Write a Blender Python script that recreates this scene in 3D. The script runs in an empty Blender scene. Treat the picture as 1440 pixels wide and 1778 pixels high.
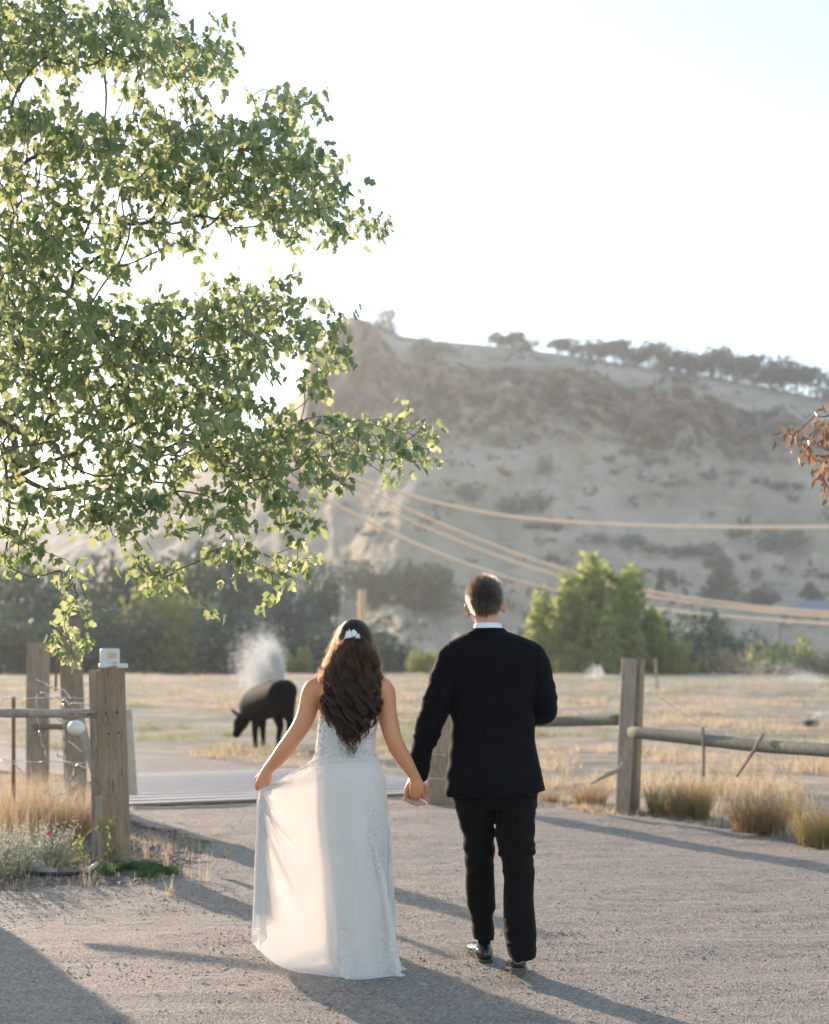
import bpy, math, random
import numpy as np
from mathutils import Vector

# ------------------------------------------------------------------ camera, world, sun, exposure
scene = bpy.context.scene
FPX = 2469.0            # focal length in photo pixels (50 mm on a 36 mm tall portrait frame, 1778 px)
HOR, CX, EYE = 1136.0, 720.0, 1.5
cam_d = bpy.data.cameras.new('camera')
cam = bpy.data.objects.new('camera', cam_d)
scene.collection.objects.link(cam)
cam.location = (0, 0, EYE)
cam.rotation_euler = (math.radians(90), 0, 0)
cam_d.sensor_fit = 'VERTICAL'
cam_d.sensor_height = 36.0
cam_d.sensor_width = 36.0 * 1440 / 1778
cam_d.lens = 50.0
cam_d.shift_y = (HOR - 889.0) / 1778.0
cam_d.clip_start = 0.05
cam_d.clip_end = 6000
cam_d.dof.use_dof = True
cam_d.dof.focus_distance = 6.7
cam_d.dof.aperture_fstop = 2.1
scene.camera = cam

SUN_EL, SUN_AZ = math.radians(13.0), math.radians(-31.0)     # azimuth from +Y, negative = to the left
world = bpy.data.worlds.new('World')
scene.world = world
world.use_nodes = True
wn = world.node_tree
for n in list(wn.nodes): wn.nodes.remove(n)
w_out = wn.nodes.new('ShaderNodeOutputWorld')
w_bg = wn.nodes.new('ShaderNodeBackground')
w_sky = wn.nodes.new('ShaderNodeTexSky')
w_sky.sky_type = 'NISHITA'
w_sky.sun_disc = False
w_sky.sun_elevation = SUN_EL
w_sky.sun_rotation = SUN_AZ
w_sky.air_density = 1.0
w_sky.dust_density = 0.45
w_sky.ozone_density = 1.0
w_bg.inputs['Strength'].default_value = 0.145
wn.links.new(w_sky.outputs[0], w_bg.inputs[0])
wn.links.new(w_bg.outputs[0], w_out.inputs[0])

sun_d = bpy.data.lights.new('sun', 'SUN')
sun_d.energy = 3.9
sun_d.angle = math.radians(0.55)
sun_d.color = (1.0, 0.79, 0.63)
sun = bpy.data.objects.new('sun', sun_d)
scene.collection.objects.link(sun)
sdir = Vector((math.sin(SUN_AZ) * math.cos(SUN_EL), math.cos(SUN_AZ) * math.cos(SUN_EL), math.sin(SUN_EL)))
sun.rotation_euler = sdir.to_track_quat('Z', 'Y').to_euler()
sun.location = (-30, 40, 30)

scene.view_settings.view_transform = 'Standard'
scene.view_settings.look = 'None'
scene.view_settings.gamma = 1.0
scene.view_settings.exposure = 1.42
scene.render.engine = 'CYCLES'
scene.cycles.max_bounces = 8
scene.cycles.diffuse_bounces = 4
scene.cycles.transparent_max_bounces = 24
scene.cycles.volume_bounces = 1
scene.cycles.use_denoising = True
scene.cycles.sample_clamp_indirect = 6.0

# ------------------------------------------------------------------ helpers
rng = np.random.default_rng(7)
random.seed(7)
COL = scene.collection
WB = {}

def P(px, py, Y):
    """world point at depth Y seen at photo pixel (px, py): a way of reading measurements off the photo"""
    return np.array([(px - CX) * Y / FPX, Y, EYE - (py - HOR) * Y / FPX])

def G(px, py):
    """point on flat ground seen at photo pixel"""
    Y = EYE * FPX / (py - HOR)
    return np.array([(px - CX) * Y / FPX, Y, 0.0])

def tag(o, label=None, cat=None, group=None, kind=None):
    if label: o['label'] = label
    if cat: o['category'] = cat
    if group: o['group'] = group
    if kind: o['kind'] = kind
    return o

def empty(name, loc, label, cat, group=None):
    o = bpy.data.objects.new(name, None)
    o.empty_display_size = 0.2
    COL.objects.link(o)
    o.location = [float(v) for v in loc]
    WB[o.name] = np.array(loc, float)
    tag(o, label, cat, group)
    return o

def mk(name, V, F, mat=None, parent=None, smooth=True, attrs=None):
    """V (n,3) world coordinates, F list of index arrays/tuples; if a parent is given V is relative to world and re-based to the parent"""
    V = np.asarray(V, dtype=np.float64).reshape(-1, 3)
    if parent is not None:
        V = V - WB[parent.name]
    me = bpy.data.meshes.new(name)
    if isinstance(F, np.ndarray):
        k = F.shape[1]
        me.vertices.add(len(V)); me.loops.add(F.size); me.polygons.add(len(F))
        me.vertices.foreach_set('co', V.astype(np.float32).ravel())
        me.loops.foreach_set('vertex_index', F.astype(np.int32).ravel())
        me.polygons.foreach_set('loop_start', np.arange(0, F.size, k, dtype=np.int32))
        me.update(calc_edges=True)
    else:
        me.from_pydata(V.tolist(), [], [tuple(int(i) for i in f) for f in F])
        me.update()
    if smooth: me.polygons.foreach_set('use_smooth', np.ones(len(me.polygons), dtype=bool))
    if attrs:
        for an, av in attrs.items():
            a = me.attributes.new(an, 'FLOAT', 'POINT')
            a.data.foreach_set('value', np.asarray(av, dtype=np.float32).ravel())
    if mat: me.materials.append(mat)
    o = bpy.data.objects.new(name, me)
    COL.objects.link(o)
    if parent is not None:
        o.parent = parent
        WB[o.name] = WB[parent.name]
    else: WB[o.name] = np.zeros(3)
    return o

def sub(name, V, F, mat, part, **k):
    """sub-part: child of a part"""
    return mk(name, V, F, mat, part, **k)

class Geo:
    def __init__(s): s.V = []; s.F = []; s.n = 0
    def add(s, V, F):
        V = np.asarray(V, float).reshape(-1, 3)
        s.V.append(V)
        for f in F: s.F.append([int(i) + s.n for i in f])
        s.n += len(V)
    def get(s): return np.concatenate(s.V), s.F

def smoothline(pts, n=4):
    """Catmull-Rom through rows of pts (any width)"""
    p = np.asarray(pts, float)
    q = np.concatenate([[2 * p[0] - p[1]], p, [2 * p[-1] - p[-2]]])
    out = []
    for i in range(1, len(q) - 2):
        for t in np.linspace(0, 1, n, endpoint=False):
            a, b, c, d = q[i - 1], q[i], q[i + 1], q[i + 2]
            out.append(.5 * (2 * b + (c - a) * t + (2 * a - 5 * b + 4 * c - d) * t * t + (3 * b - a - 3 * c + d) * t ** 3))
    out.append(p[-1])
    return np.array(out)

def tube(pts, rad, n=8, caps=True, wob=0.0, seed=0, flat=1.0):
    pts = np.asarray(pts, float); m = len(pts)
    rad = np.broadcast_to(np.asarray(rad, float), (m,))
    T = np.gradient(pts, axis=0); T /= np.linalg.norm(T, axis=1)[:, None] + 1e-12
    up = np.array([0, 0, 1.0]) if abs(T[0][2]) < .9 else np.array([1.0, 0, 0])
    r = np.random.default_rng(seed)
    V = []
    u = np.cross(T[0], up); u /= np.linalg.norm(u)
    for i in range(m):
        u = u - T[i] * (u @ T[i]); u /= np.linalg.norm(u)
        v = np.cross(T[i], u)
        a = np.arange(n) * 2 * math.pi / n
        rr = rad[i] * (1 + wob * r.normal(size=n)) if wob else rad[i] * np.ones(n)
        V.append(pts[i] + rr[:, None] * (np.cos(a)[:, None] * u + flat * np.sin(a)[:, None] * v))
    V = np.concatenate(V)
    F = [(i * n + j, i * n + (j + 1) % n, (i + 1) * n + (j + 1) % n, (i + 1) * n + j) for i in range(m - 1) for j in range(n)]
    if caps: F += [tuple(range(n - 1, -1, -1)), tuple((m - 1) * n + j for j in range(n))]
    return V, F

def hash3(ix, iy, iz):
    h = (ix.astype(np.int64) * 374761393 + iy.astype(np.int64) * 668265263 + iz.astype(np.int64) * 2147483647 + 1013) & 0xffffffff
    h = ((h ^ (h >> 13)) * 1274126177) & 0xffffffff
    h = (h ^ (h >> 16)) & 0xffff
    return h / 32767.5 - 1.0

def vnoise(x, y, z=0.0):
    x, y, z = np.broadcast_arrays(np.asarray(x, float), np.asarray(y, float), np.asarray(z, float))
    ix, iy, iz = np.floor(x).astype(int), np.floor(y).astype(int), np.floor(z).astype(int)
    fx, fy, fz = x - ix, y - iy, z - iz
    fx, fy, fz = [f * f * (3 - 2 * f) for f in (fx, fy, fz)]
    o = 0
    for a in (0, 1):
        for b in (0, 1):
            for c in (0, 1):
                w = (fx if a else 1 - fx) * (fy if b else 1 - fy) * (fz if c else 1 - fz)
                o = o + w * hash3(ix + a, iy + b, iz + c)
    return o

def fbm(x, y, z=0.0, oct=4, g=.5):
    o = 0; a = 1.0; f = 1.0
    for i in range(oct):
        o = o + a * vnoise(np.asarray(x) * f + 17.3 * i, np.asarray(y) * f + 5.1 * i, np.asarray(z) * f); a *= g; f *= 2.0
    return o

# ------------------------------------------------------------------ materials
def newmat(name):
    m = bpy.data.materials.new(name); m.use_nodes = True
    nt = m.node_tree
    for n in list(nt.nodes): nt.nodes.remove(n)
    out = nt.nodes.new('ShaderNodeOutputMaterial')
    return m, nt, out

def N(nt, typ, **kw):
    n = nt.nodes.new(typ)
    for k, v in kw.items():
        if k.startswith('_'): setattr(n, k[1:], v)
        else:
            key = k.replace('__', ' ')
            n.inputs[key].default_value = v
    return n

def L(nt, a, b): nt.links.new(a, b)

def coords(nt, scale=(1, 1, 1), kind='Object'):
    tc = nt.nodes.new('ShaderNodeTexCoord')
    mp = nt.nodes.new('ShaderNodeMapping')
    mp.inputs['Scale'].default_value = scale
    L(nt, tc.outputs[kind], mp.inputs[0])
    return mp.outputs[0]

def noise(nt, vec, scale, detail=6, rough=.6, dist=0):
    n = nt.nodes.new('ShaderNodeTexNoise')
    n.inputs['Scale'].default_value = scale; n.inputs['Detail'].default_value = detail
    n.inputs['Roughness'].default_value = rough; n.inputs['Distortion'].default_value = dist
    if vec is not None: L(nt, vec, n.inputs['Vector'])
    return n.outputs['Fac']

def ramp(nt, fac, stops):
    r = nt.nodes.new('ShaderNodeValToRGB')
    el = r.color_ramp.elements
    while len(el) < len(stops): el.new(0.5)
    for e, (p, c) in zip(el, stops):
        e.position = p; e.color = (c[0], c[1], c[2], 1) if not np.isscalar(c) else (c, c, c, 1)
    L(nt, fac, r.inputs[0])
    return r.outputs[0]

def mixc(nt, fac, a, b, mode='MIX'):
    m = nt.nodes.new('ShaderNodeMix'); m.data_type = 'RGBA'; m.blend_type = mode
    for s, v in ((m.inputs[0], fac), (m.inputs[6], a), (m.inputs[7], b)):
        if hasattr(v, 'links') or isinstance(v, bpy.types.NodeSocket): L(nt, v, s)
        elif np.isscalar(v): s.default_value = v
        else: s.default_value = (*v, 1) if len(v) == 3 else v
    return m.outputs[2]

def math_n(nt, op, a, b=0.0):
    m = nt.nodes.new('ShaderNodeMath'); m.operation = op
    for s, v in ((m.inputs[0], a), (m.inputs[1], b)):
        if isinstance(v, bpy.types.NodeSocket): L(nt, v, s)
        else: s.default_value = v
    return m.outputs[0]

def bump(nt, h, strength=.5, dist=.01, normal=None):
    b = nt.nodes.new('ShaderNodeBump')
    b.inputs['Strength'].default_value = strength; b.inputs['Distance'].default_value = dist
    L(nt, h, b.inputs['Height'])
    if normal is not None: L(nt, normal, b.inputs['Normal'])
    return b.outputs[0]

def attr(nt, name):
    a = nt.nodes.new('ShaderNodeAttribute'); a.attribute_name = name
    return a.outputs['Fac']

def island(nt):
    g = nt.nodes.new('ShaderNodeNewGeometry')
    return g.outputs['Random Per Island']

def setc(nt, sock, v):
    if isinstance(v, bpy.types.NodeSocket): L(nt, v, sock)
    elif np.isscalar(v): sock.default_value = v
    else: sock.default_value = (*v, 1) if len(v) == 3 else v

def principled(nt, out, color, rough=.8, normal=None, spec=.5, **kw):
    p = nt.nodes.new('ShaderNodeBsdfPrincipled')
    setc(nt, p.inputs['Base Color'], color)
    setc(nt, p.inputs['Roughness'], rough)
    p.inputs['Specular IOR Level'].default_value = spec
    if normal is not None: L(nt, normal, p.inputs['Normal'])
    for k, v in kw.items(): setc(nt, p.inputs[k.replace('__', ' ')], v)
    if out is not None: L(nt, p.outputs[0], out.inputs[0])
    return p

def simple(name, color, rough=.7, c2=None, scale=20, bumpd=0.0, bscale=60, spec=.5, stretch=(1, 1, 1), **kw):
    m, nt, out = newmat(name)
    v = coords(nt, stretch)
    col = color
    if c2 is not None: col = ramp(nt, noise(nt, v, scale), [(.3, color), (.7, c2)])
    nrm = bump(nt, noise(nt, v, bscale), 1.0, bumpd) if bumpd else None
    principled(nt, out, col, rough, nrm, spec, **kw)
    return m

def foliage(name, cols, tcols, mix=.5, rough=.55, big=None):
    """leaf material: reflecting + light passing through, tone changes leaf by leaf"""
    m, nt, out = newmat(name)
    isl = island(nt)
    k = len(cols)
    c = ramp(nt, isl, [(i / max(k - 1, 1), x) for i, x in enumerate(cols)])
    t = ramp(nt, isl, [(i / max(len(tcols) - 1, 1), x) for i, x in enumerate(tcols)])
    if big:
        nz = noise(nt, coords(nt), big, 3)
        f = ramp(nt, nz, [(.35, .6), (.65, 1.25)])
        c = mixc(nt, 1.0, c, f, 'MULTIPLY')
    p = principled(nt, None, c, rough, None, .4)
    tr = nt.nodes.new('ShaderNodeBsdfTranslucent'); L(nt, t, tr.inputs[0])
    mx = nt.nodes.new('ShaderNodeMixShader'); mx.inputs[0].default_value = mix
    L(nt, p.outputs[0], mx.inputs[1]); L(nt, tr.outputs[0], mx.inputs[2]); L(nt, mx.outputs[0], out.inputs[0])
    return m

# ------------------------------------------------------------------ implicit modelling (one continuous skin)
class SDF:
    def __init__(s, lo, hi, h):
        s.lo = np.array(lo, float); s.h = h
        s.n = np.ceil((np.array(hi) - s.lo) / h).astype(int) + 1
        s.D = np.ones(s.n, dtype=np.float32)
        s.ax = [(s.lo[i] + np.arange(s.n[i]) * h).astype(np.float32) for i in range(3)]
    def box(s, lo, hi):
        a = np.clip(np.floor((np.array(lo) - s.lo) / s.h).astype(int), 0, s.n)
        b = np.clip(np.ceil((np.array(hi) - s.lo) / s.h).astype(int) + 1, 0, s.n)
        sl = tuple(slice(a[i], b[i]) for i in range(3))
        return sl, s.ax[0][sl[0]][:, None, None], s.ax[1][sl[1]][None, :, None], s.ax[2][sl[2]][None, None, :]
    def blend(s, sl, d, k, op='+'):
        D = s.D[sl]
        if D.size == 0: return
        if op == '-': d = -d; hh = np.maximum(k - abs(D - d), 0) / max(k, 1e-6); s.D[sl] = np.maximum(D, d) + hh * hh * k / 4; return
        hh = np.maximum(k - abs(D - d), 0) / max(k, 1e-6)
        s.D[sl] = np.minimum(D, d) - hh * hh * k / 4
    def cap(s, a, b, ra, rb, k=.01, op='+'):
        a = np.array(a, float); b = np.array(b, float); r = max(ra, rb) + k + 3 * s.h
        sl, x, y, z = s.box(np.minimum(a, b) - r, np.maximum(a, b) + r)
        ab = b - a; q = float(ab @ ab) + 1e-12
        t = np.clip(((x - a[0]) * ab[0] + (y - a[1]) * ab[1] + (z - a[2]) * ab[2]) / q, 0, 1)
        d = np.sqrt((x - a[0] - t * ab[0]) ** 2 + (y - a[1] - t * ab[1]) ** 2 + (z - a[2] - t * ab[2]) ** 2) - (ra + (rb - ra) * t)
        s.blend(sl, d, k, op)
    def path(s, rows, k=.01, sm=3, kin=.004):
        """rows (x,y,z,r): a tapering limb; its own pieces are fused, then blended"""
        q = smoothline(rows, sm)
        keep = s.D; lo = q[:, :3].min(0) - q[:, 3].max() - k - 4 * s.h; hi = q[:, :3].max(0) + q[:, 3].max() + k + 4 * s.h
        sl, x, y, z = s.box(lo, hi)
        s.D = np.ones_like(keep)
        for i in range(len(q) - 1): s.cap(q[i, :3], q[i + 1, :3], q[i, 3], q[i + 1, 3], kin)
        d = s.D[sl].copy(); s.D = keep
        s.blend(sl, d, k)
    def ell(s, c, r, k=.01, op='+', yaw=0.0, pitch=0.0, roll=0.0):
        c = np.array(c, float); r = np.array(r, float); m = r.max() + k + 3 * s.h
        sl, x, y, z = s.box(c - m, c + m)
        X, Y, Z = x - c[0], y - c[1], z - c[2]
        if yaw: X, Y = X * math.cos(yaw) + Y * math.sin(yaw), -X * math.sin(yaw) + Y * math.cos(yaw)
        if pitch: Y, Z = Y * math.cos(pitch) + Z * math.sin(pitch), -Y * math.sin(pitch) + Z * math.cos(pitch)
        if roll: X, Z = X * math.cos(roll) + Z * math.sin(roll), -X * math.sin(roll) + Z * math.cos(roll)
        q = np.sqrt((X / r[0]) ** 2 + (Y / r[1]) ** 2 + (Z / r[2]) ** 2)
        g = np.sqrt((X / r[0] ** 2) ** 2 + (Y / r[1] ** 2) ** 2 + (Z / r[2] ** 2) ** 2) + 1e-6
        d = q * (q - 1) / g
        s.blend(sl, d, k, op)
    def vloft(s, rows, k=.01, e=2.3, op='+', grow=0.0):
        """rows (z, cx, cy, rx, ry), a body lofted along z"""
        q = smoothline(sorted([tuple(r) for r in rows]), 6)
        q = q[np.argsort(q[:, 0])]
        pad = k + 3 * s.h + abs(grow)
        lo = (min(q[:, 1] - q[:, 3]) - pad, min(q[:, 2] - q[:, 4]) - pad, q[0, 0] - pad)
        hi = (max(q[:, 1] + q[:, 3]) + pad, max(q[:, 2] + q[:, 4]) + pad, q[-1, 0] + pad)
        sl, x, y, z = s.box(lo, hi)
        zz = np.clip(z, q[0, 0], q[-1, 0])
        cx, cy, rx, ry = [np.interp(zz, q[:, 0], q[:, i]).astype(np.float32) for i in (1, 2, 3, 4)]
        rx = rx + grow; ry = ry + grow
        qn = (np.abs((x - cx) / rx) ** e + np.abs((y - cy) / ry) ** e) ** (1 / e)
        d = (qn - 1) * np.minimum(rx, ry)
        dz = np.maximum(z - q[-1, 0], q[0, 0] - z)
        d = np.where((d > 0) & (dz > 0), np.sqrt(np.maximum(d, 0) ** 2 + np.maximum(dz, 0) ** 2), np.maximum(d, dz))
        s.blend(sl, d, k, op)
    def add(s, fn, lo=None, hi=None):
        lo = s.lo if lo is None else lo
        hi = s.lo + s.n * s.h if hi is None else hi
        sl, x, y, z = s.box(lo, hi)
        D = s.D[sl]
        m = np.abs(D) < .03
        X, Y, Z = np.broadcast_arrays(x, y, z)
        D[m] = D[m] + fn(X[m], Y[m], Z[m])
    def mesh(s):
        D, n, h = s.D, s.n, s.h
        ins = D < 0
        c = np.zeros(tuple(n - 1), dtype=np.uint8)
        for a in (0, 1):
            for b in (0, 1):
                for e in (0, 1):
                    c += ins[a:n[0] - 1 + a, b:n[1] - 1 + b, e:n[2] - 1 + e]
        act = (c > 0) & (c < 8)
        idx = np.argwhere(act)
        vid = -np.ones(act.shape, dtype=np.int64); vid[act] = np.arange(len(idx))
        cr = [(a, b, e) for a in (0, 1) for b in (0, 1) for e in (0, 1)]
        val = np.stack([D[idx[:, 0] + a, idx[:, 1] + b, idx[:, 2] + e] for a, b, e in cr], 1)
        acc = np.zeros((len(idx), 3)); cnt = np.zeros(len(idx))
        for i in range(8):
            for j in range(i + 1, 8):
                if sum(abs(cr[i][q] - cr[j][q]) for q in range(3)) != 1: continue
                vi, vj = val[:, i], val[:, j]
                m = (vi < 0) != (vj < 0)
                t = np.where(m, vi / np.where(vi - vj == 0, 1, vi - vj), 0)
                p = np.array(cr[i]) + t[:, None] * (np.array(cr[j]) - np.array(cr[i]))
                acc[m] += p[m]; cnt[m] += 1
        V = s.lo + (idx + acc / cnt[:, None]) * h
        F = []
        for ax in range(3):
            o = [q for q in range(3) if q != ax]
            s0 = [slice(0, n[q]) for q in range(3)]; s1 = list(s0)
            s0[ax] = slice(0, n[ax] - 1); s1[ax] = slice(1, n[ax])
            A, B = ins[tuple(s0)], ins[tuple(s1)]
            e = np.argwhere(A != B)
            ok = (e[:, o[0]] > 0) & (e[:, o[1]] > 0) & (e[:, o[0]] < n[o[0]] - 1) & (e[:, o[1]] < n[o[1]] - 1)
            e = e[ok]
            flip = A[e[:, 0], e[:, 1], e[:, 2]]
            if ax == 1: flip = ~flip
            q = []
            for d0, d1 in ((-1, -1), (0, -1), (0, 0), (-1, 0)):
                f = e.copy(); f[:, o[0]] += d0; f[:, o[1]] += d1
                q.append(vid[f[:, 0], f[:, 1], f[:, 2]])
            q = np.stack(q, 1)
            q[~flip] = q[~flip][:, ::-1]
            F.append(q)
        F = np.concatenate(F)
        return V, F[(F >= 0).all(1)]
# ================================================================== THE LAND
# ---- surface height of the near ground
def gz(x, y):
    x = np.asarray(x, float); y = np.asarray(y, float)
    z = .012 * fbm(x * .5, y * .5, 3.0, 3)
    far = np.clip((y - 18) / 20, 0, 1)
    z = z + far * .08 * vnoise(x * .55, y * .8, 2.0) + far * .10 * fbm(x * .09, y * .12, 9.0, 3)
    z = z + .035 * np.exp(-(((x + 3.0) / 1.6) ** 2 + ((y - 9.9) / 1.0) ** 2))
    r = np.clip((np.hypot(x, y) - 104) / 25, 0, None)
    return z - np.minimum(r * r * 3.2, 5.5)

def axis_grid(lo, hi, dense, fine, coarse):
    """coordinates finer within `dense`"""
    out = [lo]
    while out[-1] < hi:
        v = out[-1]
        d = 0 if dense[0] <= v <= dense[1] else min(abs(v - dense[0]), abs(v - dense[1]))
        out.append(v + fine + d * coarse)
    return np.array(out)

def sheet(name, xs, ys, fz, mat, **k):
    X, Y = np.meshgrid(xs, ys, indexing='xy')
    Z = fz(X, Y)
    V = np.stack([X, Y, Z], -1).reshape(-1, 3)
    nx = len(xs)
    i, j = np.meshgrid(np.arange(nx - 1), np.arange(len(ys) - 1))
    a = (j * nx + i).ravel()
    F = np.stack([a, a + 1, a + nx + 1, a + nx], 1)
    return V, F

# signed distance to a polygon (positive inside)
def sd_poly(x, y, poly):
    poly = np.asarray(poly, float)
    d = np.full(np.shape(x), 1e9); ins = np.zeros(np.shape(x), bool)
    for a, b in zip(poly, np.roll(poly, -1, 0)):
        e = b - a; t = np.clip(((x - a[0]) * e[0] + (y - a[1]) * e[1]) / (e @ e), 0, 1)
        d = np.minimum(d, np.hypot(x - a[0] - t * e[0], y - a[1] - t * e[1]))
        c = ((a[1] > y) != (b[1] > y)) & (x < (b[0] - a[0]) * (y - a[1]) / (b[1] - a[1] + 1e-12) + a[0])
        ins ^= c
    return np.where(ins, d, -d)

ROAD = [(-16, -6), (16, -6), (16, 1.5), (9, 4.2), (5.2, 7.6), (3.9, 9.8), (3.14, 10.8), (2.77, 11.8), (2.05, 13.0), (1.35, 13.7), (.75, 14.2), (.62, 15.5),
        (.45, 16.9), (-.35, 17.8), (-1.9, 18.8), (-2.7, 19.8), (-4.4, 21.8), (-7.5, 23.8), (-13, 25.4), (-34, 27), (-34, 22.5), (-16, 20.6), (-9, 19.2), (-5.2, 17.9), (-3.5, 17.0),
        (-2.85, 14), (-2.5, 12.6), (-1.75, 11.4), (-1.45, 10.0), (-1.75, 9.15), (-2.6, 8.75), (-4, 8.8), (-7, 8.6), (-16, 8.6)]
def road_sd(x, y):
    return sd_poly(x, y, ROAD) + .10 * fbm(np.asarray(x) * 1.7, np.asarray(y) * 1.7, 1.0, 4)

# ---- materials of the land
def mat_ground():
    m, nt, out = newmat('dry_ground')
    v = coords(nt)
    big = noise(nt, v, .16, 5); mid = noise(nt, v, 1.1, 6, .65); fine = noise(nt, v, 28, 6, .7)
    straw = ramp(nt, mid, [(.3, (.22, .175, .125)), (.5, (.40, .325, .24)), (.72, (.58, .48, .36))])
    green = ramp(nt, mid, [(.3, (.15, .165, .12)), (.7, (.30, .29, .21))])
    field = mixc(nt, ramp(nt, big, [(.44, 0.0), (.60, .8)]), straw, green)
    dirt = ramp(nt, fine, [(.3, (.12, .10, .085)), (.55, (.21, .18, .15)), (.75, (.33, .285, .24))])
    f = attr(nt, 'dirt')
    c = mixc(nt, f, field, dirt)
    h = math_n(nt, 'ADD', math_n(nt, 'MULTIPLY', mid, .6), math_n(nt, 'MULTIPLY', fine, .4))
    principled(nt, out, c, .95, bump(nt, h, .9, .05), .15)
    return m
def mat_gravel():
    m, nt, out = newmat('gravel')
    v = coords(nt)
    vo = nt.nodes.new('ShaderNodeTexVoronoi'); vo.inputs['Scale'].default_value = 95; L(nt, v, vo.inputs['Vector'])
    vo2 = nt.nodes.new('ShaderNodeTexVoronoi'); vo2.inputs['Scale'].default_value = 210; L(nt, v, vo2.inputs['Vector'])
    big = noise(nt, v, .9, 5, .6); mid = noise(nt, coords(nt, (1, 2.6, 1)), 3.2, 6, .65); fine = noise(nt, v, 60, 4, .7)
    base = ramp(nt, mid, [(.3, (.255, .215, .175)), (.5, (.335, .285, .235)), (.72, (.41, .345, .28))])
    base = mixc(nt, ramp(nt, big, [(.35, 0.0), (.7, .55)]), base, (.29, .255, .22))
    lane = noise(nt, coords(nt, (.55, 1.3, 1)), .8, 5, .6)
    base = mixc(nt, ramp(nt, lane, [(.42, 0.0), (.58, .7)]), base, (.36, .30, .25))
    st = ramp(nt, vo.outputs['Color'], [(.1, .62), (.5, .95), (.9, 1.45)])
    c = mixc(nt, 1.0, base, st, 'MULTIPLY')
    h = math_n(nt, 'ADD', math_n(nt, 'MULTIPLY', vo.outputs['Distance'], -1.0), math_n(nt, 'ADD', math_n(nt, 'MULTIPLY', vo2.outputs['Distance'], -.45), math_n(nt, 'MULTIPLY', fine, .35)))
    n1 = bump(nt, mid, .9, .05)
    nrm = bump(nt, h, 1.0, .0085, n1)
    p = principled(nt, None, c, .78, nrm, .35)
    # ragged border: gravel thins out into dirt
    e = math_n(nt, 'ADD', attr(nt, 'edge'), math_n(nt, 'MULTIPLY', math_n(nt, 'SUBTRACT', noise(nt, v, 9, 6, .75), .5), .55))
    a = ramp(nt, e, [(.0, 0.0), (.05, 1.0)])
    tr = nt.nodes.new('ShaderNodeBsdfTransparent')
    mx = nt.nodes.new('ShaderNodeMixShader')
    L(nt, a, mx.inputs[0]); L(nt, tr.outputs[0], mx.inputs[1]); L(nt, p.outputs[0], mx.inputs[2]); L(nt, mx.outputs[0], out.inputs[0])
    return m

M_ground = mat_ground(); M_gravel = mat_gravel()

# ---- ground
xs = axis_grid(-1500, 1500, (-12, 12), .22, .035)
ys = axis_grid(-60, 1250, (2, 32), .22, .035)
V, F = sheet('ground', xs, ys, gz, None)
x, y = V[:, 0], V[:, 1]
near_dirt = np.clip((14.2 - y) / 2.5 + .35 * fbm(x, y, 0, 3), 0, 1) * (x < 1.0) + (x >= 1.0) * np.clip(1.0 + road_sd(x, y) * 1.9, 0, 1)
near_dirt = np.maximum(near_dirt, np.clip(1 + road_sd(x, y) * 1.6, 0, 1))
mk('ground', V, F, M_ground, attrs={'dirt': near_dirt}); tag(bpy.data.objects['ground'], kind='structure')

# ---- gravel road, 4 mm above the ground with ruts and ripples of its own
def rut(x, y):
    return .014 * fbm(x * .7 - y * .4, y * 1.9, 4.0, 4) + .0035 * fbm(x * 5, y * 9, 2.0, 3)
xs = axis_grid(-34, 16, (-4, 4.5), .05, .02); ys = axis_grid(-5, 30.5, (3.5, 14), .05, .03)
V, F = sheet('road', xs, ys, lambda a, b: gz(a, b) + .018 + rut(a, b), None)
sd = road_sd(V[:, 0], V[:, 1])
keep = (sd[F] > -.12).all(1); F = F[keep]
u, inv = np.unique(F, return_inverse=True)
mk('gravel_road', V[u], inv.reshape(F.shape), M_gravel, attrs={'edge': sd[u]}); tag(bpy.data.objects['gravel_road'], kind='structure')

# ---- loose stones on the road: nobody could count them
def pebble_field(name, n, fpos, rmin, rmax, mat):
    oct_v = np.array([(1, 0, 0), (-1, 0, 0), (0, 1, 0), (0, -1, 0), (0, 0, 1), (0, 0, -.6)], float)
    oct_f = np.array([(0, 2, 4), (2, 1, 4), (1, 3, 4), (3, 0, 4), (2, 0, 5), (1, 2, 5), (3, 1, 5), (0, 3, 5)])
    X, Y, Z = fpos(n); n = len(X)
    r = rmin + (rmax - rmin) * rng.random(n) ** 3.2
    a = rng.random(n) * 6.28
    ov = oct_v[None] * (r[:, None, None] * (.6 + .7 * rng.random((n, 1, 3)))) * (1 + .25 * rng.normal(size=(n, 6, 3)))
    c, s = np.cos(a)[:, None], np.sin(a)[:, None]
    V = np.stack([X[:, None] + ov[..., 0] * c - ov[..., 1] * s, Y[:, None] + ov[..., 0] * s + ov[..., 1] * c, Z[:, None] + ov[..., 2] * .7 + r[:, None] * .18], -1).reshape(-1, 3)
    F = (oct_f[None] + 6 * np.arange(n)[:, None, None]).reshape(-1, 3)
    o = mk(name, V, F, mat, smooth=False); tag(o, kind='stuff'); return o
def mat_stone(name, lo, hi):
    m, nt, out = newmat(name)
    c = ramp(nt, island(nt), [(0, lo), (.55, [(a + b) / 2 for a, b in zip(lo, hi)]), (1, hi)])
    principled(nt, out, c, .7, None, .4); return m
M_peb = mat_stone('loose_stone', (.19, .165, .14), (.46, .41, .36))
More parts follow.
